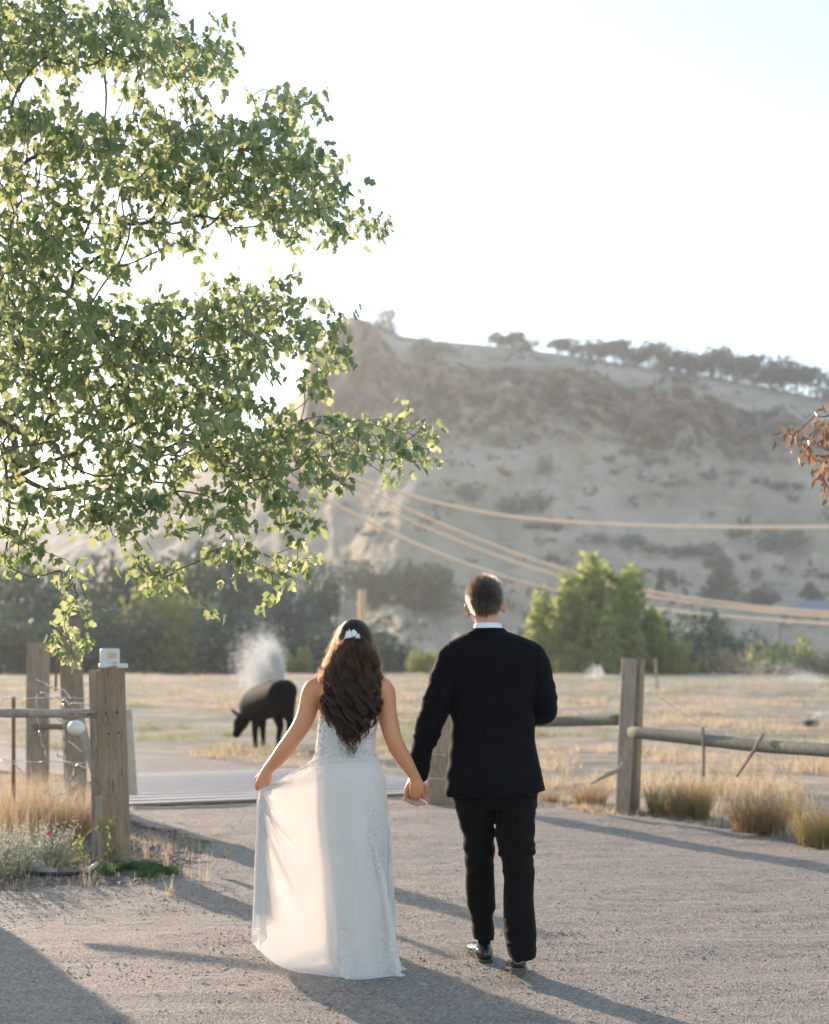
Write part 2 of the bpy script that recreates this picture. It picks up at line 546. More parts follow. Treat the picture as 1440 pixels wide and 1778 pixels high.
def on_road(n):
    Y = 3.6 + 16 * rng.random(n) ** 1.5
    X = (rng.random(n) * 2 - 1) * (Y * .30 + .4)
    d = vnoise(X * 1.3, Y * 2.4, 5.0) + .5 * vnoise(X * 5, Y * 7, 1.0)
    k = (road_sd(X, Y) > -.1) & (rng.random(n) < .45 + .6 * d)
    X, Y = X[k], Y[k]
    return X, Y, gz(X, Y) + .018 + rut(X, Y)
pebble_field('loose_gravel', 110000, on_road, .0018, .0085, M_peb)
def on_verge(n):
    Y = 8.3 + 6 * rng.random(n); X = -3.6 + 2.8 * rng.random(n)
    k = (road_sd(X, Y) < .25); X, Y = X[k], Y[k]
    return X, Y, gz(X, Y)
pebble_field('dirt_clods', 16000, on_verge, .003, .022, mat_stone('clod', (.10, .085, .07), (.40, .35, .30)))
def on_verge_r(n):
    Y = 8.5 + 6 * rng.random(n); X = .6 + 4.5 * rng.random(n)
    s = road_sd(X, Y); k = (s < .12) & (s > -.8); X, Y = X[k], Y[k]
    return X, Y, gz(X, Y)
pebble_field('roadside_clods', 9000, on_verge_r, .003, .02, mat_stone('clod_brown', (.11, .075, .05), (.38, .30, .22)))

# ---- hills: slopes, cliff band, plateau
RIDGE = [(-3200, 1040), (-1800, 1010), (-900, 985), (-650, 975), (-400, 965), (-150, 945), (0, 928), (90, 905), (190, 878), (300, 845), (400, 786), (470, 735), (515, 690), (528, 650), (540, 612), (566, 588), (578, 562), (600, 556),
         (640, 563), (700, 583), (760, 592), (850, 600), (950, 611), (1050, 627), (1150, 641), (1250, 658), (1330, 673), (1440, 692), (1600, 728), (1900, 800), (2500, 900), (4000, 1010)]
rp = np.array(RIDGE, float)
def ridgeT(px):
    y = np.interp(px, rp[:, 0], rp[:, 1])
    return (HOR - y) / FPX
TN = 260
tt = np.linspace(0, 1, TN)
def hill_pt(px, t):
    """px = bearing, t = 0 at the foot, 1 on the crest"""
    px, t = np.broadcast_arrays(np.asarray(px, float), np.asarray(t, float))
    k = (px - CX) / FPX
    R = ridgeT(px)
    cliff = np.clip((px - 500) / 40, 0, 1) * np.clip(1 - (px - 1250) / 350, .35, 1)     # how sheer the band is
    c0, c1 = .66, .735
    T0 = np.interp(t, [0, .12, .35, .66, 1], [-.042, -.006, R.mean() * 0, 0, 0])
    base = -.042 + (R + .042) * np.interp(t, [0, .15, .40, c0, c1, 1.0], [0, .10, .40, .78, .84, 1.0])
    bl = np.clip((700 - px) / 90, 0, 1) * (px > 400); jit = .035 * fbm(k * 22, 0 * k, 3.0, 3)
    clf = -.042 + (R + .042) * (np.interp(t, [0, .15, .40, c0, c1, 1.0], [0, .11, .42, .775, .925, 1.0]) * (1 - bl) + bl * np.interp(t, [0, .15, .40, c0, c1, 1.0], [0, .10, .36, .66, .985, 1.0]))
    clf = clf + jit * np.exp(-((t - .70) / .12) ** 2) * R
    T = base * (1 - cliff) + clf * cliff
    Y = 135 + 470 * t
    w = np.clip(t * 4, 0, 1) * np.clip((1 - t) * 6, 0.12, 1)
    g = fbm(k * 26 + t * 1.5, t * 7, 2.0, 5)
    T = T + w * .006 * g
    band = np.exp(-((t - .70) / .06) ** 2) * cliff
    rock = fbm(k * 150, t * 120, 4.0, 4); blocks = np.sign(vnoise(k * 90, t * 45, 8.0)) * .35 + vnoise(k * 60, t * 18, 1.0) * .6
    Y = Y + band * (8 * rock + 9 * blocks) + w * 6 * fbm(k * 60, t * 22, 6.0, 3)
    T = T + band * .0028 * vnoise(k * 90, t * 140, 3.0)
    return np.stack([k * Y, Y, EYE + T * Y], -1), band
pxs = np.concatenate([np.arange(-3200, -300, 40.0), np.arange(-300, 1700, 3.2), np.arange(1700, 4000, 40.0)])
PX, TT = np.meshgrid(pxs, tt, indexing='xy')
HV, HB = hill_pt(PX, TT)
back = HV[-1:] + np.array([0, 260, 0]); back[..., 0] *= 1.4; back[..., 2] = -6
foot = HV[:1].copy(); foot[..., 1] -= 20; foot[..., 2] = -9
HVa = np.concatenate([foot, HV, back]); band_a = np.concatenate([HB[:1], HB, HB[-1:] * 0])
nx = len(pxs); i, j = np.meshgrid(np.arange(nx - 1), np.arange(len(HVa) - 1)); a = (j * nx + i).ravel()
def mat_hill():
    m, nt, out = newmat('hill_slope')
    v = coords(nt, (1, 1, 1)); sq = coords(nt, (1, .35, 2.2))
    n1 = noise(nt, v, .018, 6, .6); n2 = noise(nt, sq, .075, 7, .65); n3 = noise(nt, v, .5, 4, .6)
    grass = ramp(nt, n2, [(.28, (.26, .215, .16)), (.45, (.40, .325, .245)), (.7, (.52, .42, .32))])
    green = ramp(nt, n2, [(.3, (.23, .20, .135)), (.7, (.36, .30, .205))])
    c = mixc(nt, ramp(nt, n1, [(.42, 0.0), (.62, .8)]), grass, green)
    c = mixc(nt, ramp(nt, n3, [(.60, 0.0), (.72, .55)]), c, (.09, .10, .065))
    rk = coords(nt, (1, .5, 1.5))
    r1 = noise(nt, rk, .10, 7, .72, .8)
    rock = ramp(nt, r1, [(.30, (.03, .028, .03)), (.44, (.09, .078, .075)), (.51, (.27, .17, .105)), (.57, (.30, .225, .17)), (.66, (.10, .088, .082))])
    f = math_n(nt, 'MULTIPLY', attr(nt, 'band'), math_n(nt, 'ADD', ramp(nt, noise(nt, v, .06, 6, .7), [(.40, .0), (.54, 1.0)]), .15))
    c = mixc(nt, ramp(nt, f, [(.18, 0.0), (.5, 1.0)]), c, rock)
    h = math_n(nt, 'ADD', n2, math_n(nt, 'MULTIPLY', r1, attr(nt, 'band')))
    principled(nt, out, c, .95, bump(nt, h, 1.0, 3.0), .1)
    return m
M_hill = mat_hill()
mk('hills', HVa.reshape(-1, 3), np.stack([a, a + 1, a + nx + 1, a + nx], 1), M_hill, attrs={'band': band_a.ravel()})
tag(bpy.data.objects['hills'], kind='structure')
def hill_at(px, py):
    """where the view ray through (px,py) meets the hill"""
    t = np.linspace(0, 1, 800); p, _ = hill_pt(np.full(800, float(px)), t)
    yy = HOR - (p[:, 2] - EYE) / p[:, 1] * FPX
    i = int(np.argmax(yy <= py)) if (yy <= py).any() else 799
    return p[i]
# ================================================================== PLANTS
def leaf_quads(C, D, S, ln, wd, fold=.15, simple_leaf=True):
    """leaves at C pointing along D with side vector S; diamond of 2 folded triangles pairs"""
    n = len(C)
    Nn = np.cross(D, S)
    ln = np.broadcast_to(ln, (n,))[:, None]; wd = np.broadcast_to(wd, (n,))[:, None]
    b = C; t = C + D * ln; l = C + D * ln * .45 - S * wd * .5 + Nn * wd * fold; r = C + D * ln * .45 + S * wd * .5 + Nn * wd * fold
    V = np.stack([b, l, t, r], 1).reshape(-1, 3)
    o = 4 * np.arange(n)[:, None]
    F = np.concatenate([o + np.array([0, 1, 2]), o + np.array([0, 2, 3])], 0)
    return V, F

MAPLE = np.array([(0, 0, 0), (.06, 1.0, -.10), (-.22, .10, .05), (-.50, .38, .10), (-.24, .46, .04), (-.36, .74, .02), (.22, .10, .05), (.50, .38, .10), (.24, .46, .04), (.36, .74, .02)], float)
MAPLE_F = np.array([(0, 2, 4), (2, 3, 4), (0, 4, 1), (4, 5, 1), (0, 8, 6), (6, 8, 7), (0, 1, 8), (8, 1, 9)])
def maple_leaves(C, D, S, size):
    n = len(C); Nn = np.cross(D, S); s = size[:, None, None]
    curl = 1 + .5 * rng.normal(size=(n, 1))
    L_ = MAPLE[None]
    V = C[:, None] + s * (L_[..., 0:1] * .82 * S[:, None] + L_[..., 1:2] * D[:, None] + (L_[..., 2:3] * curl[..., None] - .25 * L_[..., 1:2] ** 2 * curl[..., None]) * Nn[:, None])
    F = (MAPLE_F[None] + 10 * np.arange(n)[:, None, None]).reshape(-1, 3)
    return V.reshape(-1, 3), F

def unit(a): return a / (np.linalg.norm(a, axis=-1, keepdims=True) + 1e-12)
def rand_frames(n, bias, spread):
    D = unit(np.array(bias) + spread * rng.normal(size=(n, 3)))
    S = unit(np.cross(D, rng.normal(size=(n, 3))))
    return D, S

def skeleton(nodes, root, rmin=.003, rpow=.42, k=.0035):
    """join scattered twig ends to the trunk: each node hangs on the nearest node that is closer to the root"""
    pts = np.concatenate([root, nodes]); nr = len(root)
    hub = root[min(3, nr - 1)]; d = np.concatenate([np.zeros(nr), np.linalg.norm(nodes - hub, axis=1)])
    order = nr + np.argsort(d[nr:])
    parent = -np.ones(len(pts), int)
    for i in range(1, nr): parent[i] = i - 1
    done = list(range(nr))
    for i in order:
        q = pts[done]; dd = np.linalg.norm(q - pts[i], axis=1) + .25 * d[done]
        parent[i] = done[int(np.argmin(dd))]; done.append(i)
    cnt = np.ones(len(pts))
    for i in order[::-1]: cnt[parent[i]] += cnt[i]
    for i in range(nr - 1, 0, -1): cnt[i - 1] += cnt[i]
    rad = rmin + k * cnt ** rpow
    return pts, parent, rad, order

# ---------------------------------------------------------------- far shrubs and trees: leaf clumps spread through an uneven crown
def crown_mesh(n, kind, seed):
    r = np.random.default_rng(seed)
    if kind == 'round':
        nb = 16
        bc = unit(r.normal(size=(nb, 3))) * (.28 + .36 * r.random((nb, 1))) * np.array([1, 1, .8]); bc[:, 2] += .5; br = .20 + .18 * r.random(nb)
    elif kind == 'low':
        nb = 14
        bc = np.stack([(r.random(nb) - .5) * 1.5, (r.random(nb) - .5) * .8, .12 + .22 * r.random(nb)], 1); br = .16 + .14 * r.random(nb)
    elif kind == 'cone':
        nb = 22
        z = np.linspace(.08, .98, nb); w = .30 * (1 - z) + .03
        a = r.random(nb) * 6.28; bc = np.stack([np.cos(a) * w * .7, np.sin(a) * w * .7, z], 1); br = w * .75 + .05
    elif kind == 'pine':
        nb = 12
        bc = np.stack([(r.random(nb) - .5) * .8, (r.random(nb) - .5) * .8, .45 + .5 * r.random(nb)], 1); br = .12 + .12 * r.random(nb)
    elif kind == 'willow':
        nb = 46
        a = r.random(nb) * 6.28; q = r.random(nb) ** .5 * .52; z = .16 + .70 * r.random(nb) * (1 - (q / .62) ** 2)
        bc = np.stack([np.cos(a) * q * 1.05, np.sin(a) * q, z], 1); br = .09 + .07 * r.random(nb)
    w = br ** 2; w /= w.sum()
    b = r.choice(nb, n, p=w)
    dirs = unit(r.normal(size=(n, 3)))
    rad = br[b] * (.55 + .5 * r.random(n) ** .6) * (1 + .12 * r.normal(size=n))
    st = np.array([.7, .7, 1.9]) if kind == 'willow' else np.array([1, 1, .9])
    C = bc[b] + dirs * rad[:, None] * st
    C = C[C[:, 2] > .0]; n = len(C)
    D = unit(r.normal(size=(n, 3)) + np.array([0, 0, .5 if kind == 'willow' else .1])); S = unit(np.cross(D, r.normal(size=(n, 3))))
    sz = {'round': .075, 'low': .07, 'cone': .055, 'pine': .07, 'willow': .052}[kind] * (.6 + .8 * r.random(n))
    V, F = leaf_quads(C, D, S, sz, sz * .75, .2)
    return V, F
def unit_mesh(name, V, F, mat):
    o = mk(name, V, F, mat, smooth=False); me = o.data
    bpy.data.objects.remove(o); return me
M_far = [foliage('far_green_leaf', [(.045, .068, .052), (.07, .098, .072), (.10, .13, .09)], [(.05, .08, .035), (.09, .12, .05)], .25),
         foliage('far_blue_leaf', [(.05, .082, .07), (.08, .12, .10), (.11, .155, .125)], [(.06, .10, .06), (.09, .14, .08)], .25),
         foliage('far_yellow_leaf', [(.12, .15, .045), (.19, .21, .07), (.25, .26, .10)], [(.40, .44, .12), (.5, .5, .18)], .5),
         foliage('willow_leaf', [(.11, .155, .05), (.155, .205, .065), (.20, .255, .09)], [(.38, .44, .12), (.54, .56, .20)], .5),
         foliage('far_dark_needle', [(.012, .02, .016), (.02, .03, .022), (.03, .04, .028)], [(.03, .04, .02), (.04, .05, .03)], .15),
         foliage('far_straw', [(.28, .24, .16), (.36, .31, .20)], [(.3, .26, .14), (.4, .34, .2)], .4)]
M_bark = simple('bark', (.16, .135, .11), .9, (.26, .22, .18), 12, .01, 30)
PROTO = {}
def proto(kind, mi, n, var):
    key = (kind, mi, n, var)
    if key not in PROTO:
        V, F = crown_mesh(n, kind, 100 + var * 13 + len(kind))
        PROTO[key] = unit_mesh('crown', V, F, M_far[mi])
    return PROTO[key]
tv, tf = tube([(0, 0, -.06), (.01, 0, .2), (-.02, .01, .45), (.0, 0, .7)], [.035, .028, .02, .008], 7)
TRUNK = unit_mesh('trunk', tv, tf, M_bark)
def far_plant(name, base, w, h, kind, mi, label, cat, group=None, n=900, var=0, trunk=True, depth=None, sink=.03):
    root = empty(name, base - np.array([0, 0, sink * h]), label, cat, group)
    root.rotation_euler = (0, 0, (var * 1.7) % .6 - .3)
    c = bpy.data.objects.new('crown', proto(kind, mi, n, var)); COL.objects.link(c); c.parent = root
    c.scale = (w, depth or w, h)
    if trunk:
        t = bpy.data.objects.new('trunk', TRUNK); COL.objects.link(t); t.parent = root; t.scale = (w, w, h)
    return root

# (px, py of the foot, width px, height px, kind, material, label)
HILL = [
 (905, 888, 92, 46, 'low', 0, 'largest dark rounded bush in the middle of the hillside under the cliff'),
 (862, 776, 46, 30, 'round', 0, 'dark bush high on the slope straight above the groom'),
 (944, 826, 28, 40, 'round', 0, 'narrow dark shrub on the slope just right of the bush above the groom'),
 (815, 868, 40, 30, 'round', 1, 'grey green shrub left of the largest dark bush on the slope'),
 (960, 974, 26, 13, 'low', 0, 'tiny dark bush on the pale slope left above the willow top'),
 (935, 918, 76, 18, 'low', 1, 'flat dark patch of brush just under the upper cable'),
 (1060, 946, 108, 34, 'low', 1, 'long low band of brush on the slope above the willow'),
 (1130, 962, 66, 26, 'low', 0, 'brush clump right of the long band above the willow'),
 (1205, 962, 92, 26, 'low', 1, 'wide flat brush band in the middle right of the slope'),
 (1240, 985, 60, 26, 'low', 0, 'brush clump above the tall blue green conifer'),
 (1292, 975, 24, 15, 'round', 0, 'single small round bush right of the brush bands'),
 (1345, 958, 52, 44, 'round', 0, 'dark round tree crossed by the upper cable at the right'),
 (1385, 945, 40, 30, 'round', 1, 'shrub right of the dark tree crossed by the cable'),
 (1290, 930, 30, 18, 'low', 0, 'small dark brush just under the cable at the right'),
 (1135, 1000, 72, 20, 'low', 1, 'low brush right above the willow crown'),
 (1350, 992, 34, 16, 'low', 1, 'small brush on the pale slope above the cottage'),
 (1425, 1003, 60, 14, 'low', 0, 'flat dark brush at the right edge of the slope'),
 (1360, 850, 66, 22, 'low', 0, 'long dark shrub row left of the copper leaved branch'),
 (1320, 842, 30, 22, 'low', 0, 'small dark bush at the left end of the long shrub row'),
 (1275, 826, 28, 16, 'low', 1, 'small bush high on the slope left of the copper leaved branch'),
 (1225, 832, 40, 20, 'low', 1, 'bush of the upper slope straight above the round blue green tree'),
 (1160, 845, 24, 14, 'low', 0, 'lone small bush at the lower edge of the rocky slope'),
 (1185, 785, 20, 22, 'low', 1, 'small shrub below the middle of the cliff'),
 (1205, 745, 22, 26, 'round', 0, 'shrub at the cliff foot right of centre'),
 (1150, 742, 34, 36, 'round', 0, 'dark shrub against the cliff foot above the willow'),
 (1120, 752, 26, 24, 'round', 1, 'grey shrub against the cliff foot left of the dark one'),
 (1095, 792, 40, 20, 'low', 1, 'pale brush on the scree under the cliff'),
 (1140, 805, 48, 20, 'low', 0, 'brush patch on the scree right below the dark cliff foot shrub'),
 (1055, 800, 26, 16, 'low', 0, 'small brush at the left end of the scree brush'),
 (1000, 730, 22, 26, 'round', 1, 'grey shrub under the orange part of the cliff'),
 (1035, 700, 26, 34, 'round', 0, 'dark shrub growing in a gully of the cliff'),
 (1270, 770, 24, 30, 'round', 1, 'shrub under the right end of the cliff'),
 (1310, 742, 30, 34, 'round', 0, 'dark shrub on the right end of the cliff band'),
 (1340, 760, 24, 26, 'round', 1, 'shrub just right of the dark one at the cliff end'),
 (1255, 720, 30, 26, 'round', 0, 'dark shrub in the right half of the cliff band'),
 (745, 628, 44, 48, 'round', 0, 'dark shrub on top of the left end of the cliff'),
 (705, 770, 40, 16, 'low', 1, 'faint brush on the slope right of the long leafy bough'),
 (600, 880, 30, 14, 'low', 1, 'faint brush beside the cables at the left of the slope'),
 (770, 880, 36, 18, 'low', 1, 'faint brush on the slope left of the grey green shrub'),
 (680, 920, 32, 14, 'low', 0, 'small brush between the diverging cables'),
 (640, 930, 30, 12, 'low', 1, 'small faint brush left of the one between the cables'),
 (815, 978, 26, 12, 'low', 0, 'small brush between the lower cables left of the groom'),
]
for i, (px, py, w, h, kd, mi, lb) in enumerate(HILL):
    p = hill_at(px, py); s = p[1] / FPX
    far_plant('shrub', p, w * s * (.66 if kd == 'low' else 1.0), h * s * (1.7 if kd == 'low' else 1.0), kd, mi, lb, 'shrub', 'shrubs on the hillside', n=1100, var=i % 4, trunk=False, sink=.12)

# tiny scrub between them: nobody could count it
def scrub(n):
    px = rng.random(n) * 1100 + 380; t = np.clip(.12 + .86 * rng.random(n), 0, .97)
    k = (vnoise(px / 70.0, t * 16, 3.0) > .12) | ((t > .56) & (t < .68) & (rng.random(n) < .5)); px, t = px[k], t[k]
    p, _ = hill_pt(px, t); m = 16; q = np.repeat(p, m, 0); sz = np.repeat((.5 + 1.6 * rng.random(len(p)) ** 2), m)
    q = q + rng.normal(size=q.shape) * sz[:, None] * np.array([.8, .5, .35]) + np.array([0, 0, .5])
    D = unit(rng.normal(size=q.shape)); S = unit(np.cross(D, rng.normal(size=q.shape)))
    V, F = leaf_quads(q, D, S, sz * .9, sz * .7, .2); o = mk('hillside_scrub', V, F, M_far[0], smooth=False); tag(o, kind='stuff')
scrub(900)
# trees of the skyline, left to right
SKY_T = [(676, 24, 30), (868, 22, 16), (890, 26, 22), (912, 24, 16), (968, 24, 16), (996, 30, 20), (1022, 28, 26), (1046, 26, 20), (1068, 34, 30), (1092, 28, 20), (1128, 44, 40), (1160, 30, 24), (1182, 42, 30),
         (1208, 34, 26), (1238, 44, 46), (1262, 34, 44), (1290, 44, 38), (1312, 34, 26), (1338, 40, 50), (1358, 38, 40), (1382, 44, 36), (1436, 44, 44)]
ords = 'first second third fourth fifth sixth seventh eighth ninth tenth eleventh twelfth thirteenth fourteenth fifteenth sixteenth seventeenth eighteenth nineteenth twentieth twenty-first twenty-second'.split()
for i, (px, w, h) in enumerate(SKY_T):
    p, _ = hill_pt(px, .985); s = p[1] / FPX
    p = p - np.array([0, 0, 5 * s])
    far_plant('ridge_tree', p, w * s * 1.9, (h + 17) * s, 'pine' if i % 3 else 'round', 4, '%s dark tree from the left along the skyline of the hill' % ords[i], 'tree', 'trees along the hill crest', n=1500, var=i % 4)

# valley trees at the foot of the hill, seen over the edge of the pasture: (px centre, py top, width, depth Y, kind, mat, n, label)
VAL = [
 (20, 985, 190, 150, 'round', 0, 'broad dark tree at the left edge beyond the pasture'),
 (120, 1010, 170, 135, 'round', 1, 'dark tree behind the tallest fence post'),
 (215, 972, 160, 150, 'round', 0, 'tall dark tree behind the hanging leaf sprays'),
 (300, 1000, 150, 138, 'round', 2, 'yellowish tree in the dark grove left of centre'),
 (330, 985, 170, 160, 'round', 0, 'dark tree of the grove above the white post box'),
 (420, 955, 130, 170, 'round', 0, 'dark tree above the grazing cow'),
 (400, 1050, 150, 125, 'round', 1, 'lower dark tree right behind the water spray'),
 (500, 1010, 110, 150, 'round', 1, 'grey green tree between the cow and the bride'),
 (565, 1000, 90, 165, 'round', 1, 'grey green tree left of the wooden utility pole'),
 (645, 978, 78, 180, 'round', 0, 'dark rounded tree just above the bride'),
 (725, 975, 110, 180, 'round', 0, 'wide dark tree between the bride and the groom'),
 (60, 1080, 180, 120, 'round', 0, 'low dark tree behind the leftmost fence post'),
 (240, 1075, 170, 120, 'round', 0, 'low dark tree behind the white post box'),
 (490, 1120, 80, 116, 'low', 2, 'yellowish bush at the pasture edge right of the cow'),
 (735, 1130, 60, 114, 'round', 2, 'yellow green bush at the pasture edge left of the groom'),
 (680, 1095, 90, 122, 'round', 1, 'grey bush behind the heads of the couple'),
 (560, 1095, 110, 122, 'round', 1, 'dark grey bush left of the bride beyond the pasture'),
 (1036, 974, 222, 112, 'willow', 3, 'big light green willow catching the low sun'),
 (1110, 1055, 100, 118, 'round', 0, 'darker green tree leaning on the right side of the willow'),
 (1000, 1115, 60, 108, 'round', 2, 'small yellow green bush at the foot of the willow'),
 (1180, 1118, 78, 112, 'round', 2, 'yellow green bush right of the tall fence post'),
 (1255, 1072, 128, 128, 'round', 1, 'round blue green tree right of the willow'),
 (1355, 1112, 116, 120, 'low', 2, 'olive green mound of bush at the right'),
 (1262, 1130, 70, 112, 'low', 5, 'pale straw coloured bush in front of the round tree'),
 (1400, 1135, 110, 118, 'low', 5, 'dry straw coloured brush at the right edge'),
 (1148, 985, 20, 230, 'cone', 4, 'thin dark conifer on the lower slope'),
 (1254, 960, 62, 200, 'cone', 1, 'tall blue green conifer on the lower slope'),
 (1325, 1022, 50, 180, 'round', 1, 'small round tree left of the cottage roof'),
 (1408, 1010, 44, 190, 'cone', 1, 'small conifer behind the cottage roof'),
 (1195, 1095, 40, 150, 'round', 1, 'small grey tree between the willow and the round tree'),
]
for i, (px, pt, w, Y, kd, mi, lb) in enumerate(VAL):
    s = Y / FPX
    if Y >= 136:
        b = hill_at(px, 1165 if Y < 175 else {1148: 1040, 1254: 1052, 1325: 1052, 1408: 1045}.get(px, 1060))
        if Y < 175: b = P(px, 1178, Y)
        s = b[1] / FPX
    else: b = np.array([(px - CX) * s, Y, gz((px - CX) * s, Y)])
    top = EYE - (pt - HOR) * s
    h = top - b[2]
    kk = {'round': 1.02, 'low': .52, 'cone': 1.0, 'willow': 1.0}[kd]
    far_plant('willow_tree' if kd == 'willow' else ('bush' if h < 3.2 else ('conifer_tree' if kd == 'cone' else 'valley_tree')), b, w * s * (.95 if kd == 'round' else (.72 if kd == 'low' else (1.5 if kd == 'cone' else .95))), h / kk, kd, mi, lb,
              'bush' if h < 3.2 else 'tree', 'trees and bushes beyond the pasture', n=14000 if kd == 'willow' else 3000, var=i % 4, depth=w * s * .8)

# ---------------------------------------------------------------- grass blades
def blades(X, Y, Z, H, Wd, lean=.35, seg=2, bend=.5):
    """curved tapering blades"""
    n = len(X); a = rng.random(n) * 6.283
    ld = np.stack([np.cos(a), np.sin(a)], 1) * (lean * rng.random(n) * H)[:, None]
    side = np.stack([-np.sin(a + .8 * rng.normal(size=n)), np.cos(a), np.zeros(n)], 1); side = unit(side)
    V = []
    for k in range(seg + 1):
        t = k / seg
        c = np.stack([X + ld[:, 0] * t ** (1 + bend), Y + ld[:, 1] * t ** (1 + bend), Z + H * (t - .12 * lean * t * t)], 1)
        w = (Wd * (1 - t) ** .7)[:, None] * .5 if k < seg else 0
        if k < seg: V += [c - side * w, c + side * w]
        else: V += [c]
    V = np.stack(V, 1); m = V.shape[1]
    o = m * np.arange(n)[:, None]
    F = []
    for k in range(seg - 1):
        F += [o + np.array([2 * k, 2 * k + 1, 2 * k + 3]), o + np.array([2 * k, 2 * k + 3, 2 * k + 2])]
    k = seg - 1
    F += [o + np.array([2 * k, 2 * k + 1, 2 * k + 2])]
    return V.reshape(-1, 3), np.concatenate(F)
M_straw = foliage('dry_grass', [(.34, .265, .165), (.50, .40, .27), (.62, .52, .38)], [(.54, .42, .26), (.72, .59, .42)], .5, .6)
M_gr = foliage('pasture_green', [(.17, .18, .09), (.27, .26, .14)], [(.3, .32, .13), (.4, .38, .18)], .5, .6)
def pasture(name, n, y0, y1, hmul, mat, thr, sgn, tuft=9):
    u = rng.random(n); Y = y0 * (y1 / y0) ** u
    X = (rng.random(n) * 2 - 1) * Y * .36
    f = fbm(X * .16 * 1.0, Y * .16, 7.0, 3)
    cl = vnoise(X * 1.1, Y * 1.1, 3.0)
    k = (sgn * (f - thr) > 0) & (cl > -.25 + .5 * rng.random(n)) & (road_sd(X, Y) < -.12) & ~((Y < 14.6) & (X < .9)) & (np.hypot(X, Y) < 108)
    X, Y = X[k], Y[k]
    X = np.repeat(X, tuft) + rng.normal(size=len(X) * tuft) * np.repeat(.02 + .0022 * Y, tuft); Y2 = np.repeat(Y, tuft) + rng.normal(size=len(X)) * .06
    H = (.06 + .16 * rng.random(len(X)) ** 1.6) * hmul * np.clip(.8 + 1.3 * vnoise(X * .6, Y2 * .6, 2.0), .35, 2.4)
    V, F = blades(X, Y2, gz(X, Y2) - .01, H, .004 + .00028 * Y2, .9, 2)
    o = mk(name, V, F, mat, smooth=False); tag(o, kind='stuff'); return o
pasture('dry_pasture_grass', 26000, 10.5, 104, 1.0, M_straw, .45, -1)
pasture('green_pasture_grass', 14000, 13, 104, .9, M_gr, .10, 1)

def tuft(name, base, R, H, n, mats, label, cat, group=None, lean=.55, wd=.004, bendk=.6):
    """a clump of long blades; parts: dead outer blades and live ones"""
    root = empty(name, base, label, cat, group)
    for part, mat, fr, hh in mats:
        m = int(n * fr); a = rng.random(m) * 6.28; r = R * .45 * rng.random(m) ** .5
        X = base[0] + np.cos(a) * r; Y = base[1] + np.sin(a) * r
        Hh = H * hh * (.45 + .6 * rng.random(m))
        V, F = blades(X, Y, gz(X, Y) - .01, Hh, np.full(m, wd), lean, 4, bendk)
        # splay outwards
        c = np.array([base[0], base[1], 0]); t = ((V[:, 2] - base[2]) / H)[:, None]
        V[:, :2] += (V[:, :2] - c[:2]) * np.clip(t, 0, 1) * .7
        mk(part, V, F, mat, root, smooth=False)
    return root
M_brown = foliage('brown_blade', [(.20, .12, .06), (.32, .20, .10), (.42, .29, .16)], [(.45, .26, .12), (.55, .36, .18)], .4, .6)
M_green = foliage('green_blade', [(.10, .13, .06), (.16, .19, .09), (.23, .25, .13)], [(.28, .32, .12), (.4, .42, .18)], .45, .5)
M_sage = foliage('sage_stem', [(.25, .27, .20), (.36, .38, .30)], [(.4, .42, .28), (.5, .5, .36)], .4, .6)
TUF = [
 (1025, 1396, .34, .26, 500, .85, 'low brown grass clump left of the tall right fence post'),
 (1148, 1415, .26, .34, 500, .35, 'small green grass clump just right of the tall fence post'),
 (1200, 1420, .36, .44, 1100, .6, 'bushy brown and green grass clump under the hanging stay'),
 (1320, 1446, .44, .42, 1300, .75, 'widest rust brown grass clump under the slanting stay'),
 (1372, 1420, .24, .26, 350, .3, 'small green clump behind the widest brown clump'),
 (1425, 1468, .38, .46, 900, .35, 'green grass clump at the right edge of the road'),
 (955, 1390, .24, .14, 250, .9, 'flat dead grass patch beside the groom'),
]
for px, py, R, H, n, br, lb in TUF:
    b = G(px, py); b[2] = gz(b[0], b[1])
    tuft('grass_clump', b, R, H, n, [('dead_blades', M_brown, .25 + .75 * br, .9), ('live_blades', M_green, (1 - br) * .5, 1.0)], lb, 'grass clump', 'grass clumps along the right fence')
# dry fringe along the right road edge
def fringe(name, n, x0, x1, y0, y1, s0, s1, H, mat, wd=.004):
    X = x0 + (x1 - x0) * rng.random(n); Y = y0 + (y1 - y0) * rng.random(n); s = road_sd(X, Y)
    k = (s > s0) & (s < s1) & (vnoise(X * 3, Y * 3, 1.0) > -.25); X, Y = X[k], Y[k]; m = 6
    X = np.repeat(X, m) + .018 * rng.normal(size=len(X) * m); Y = np.repeat(Y, m) + .018 * rng.normal(size=len(X))
    V, F = blades(X, Y, gz(X, Y) - .01, H * (.3 + .9 * rng.random(len(X)) ** 2), np.full(len(X), wd), .8, 3)
    o = mk(name, V, F, mat, smooth=False); tag(o, kind='stuff')
fringe('roadside_grass', 5200, .6, 5.5, 8.5, 15, -.75, .02, .085, M_straw)
fringe('fence_line_grass', 600, .6, 5.5, 9.5, 15.5, -1.5, -.5, .17, M_straw)
fringe('verge_grass', 1500, -4.2, -1.3, 8.9, 14, -3, .1, .10, M_straw)
fringe('left_fence_grass', 2200, -5.2, -2.75, 10.2, 13.6, -3, -.3, .42, M_straw)
fringe('left_fence_green_grass', 260, -5.2, -2.5, 9.7, 12.6, -3, -.2, .34, M_green, .006)

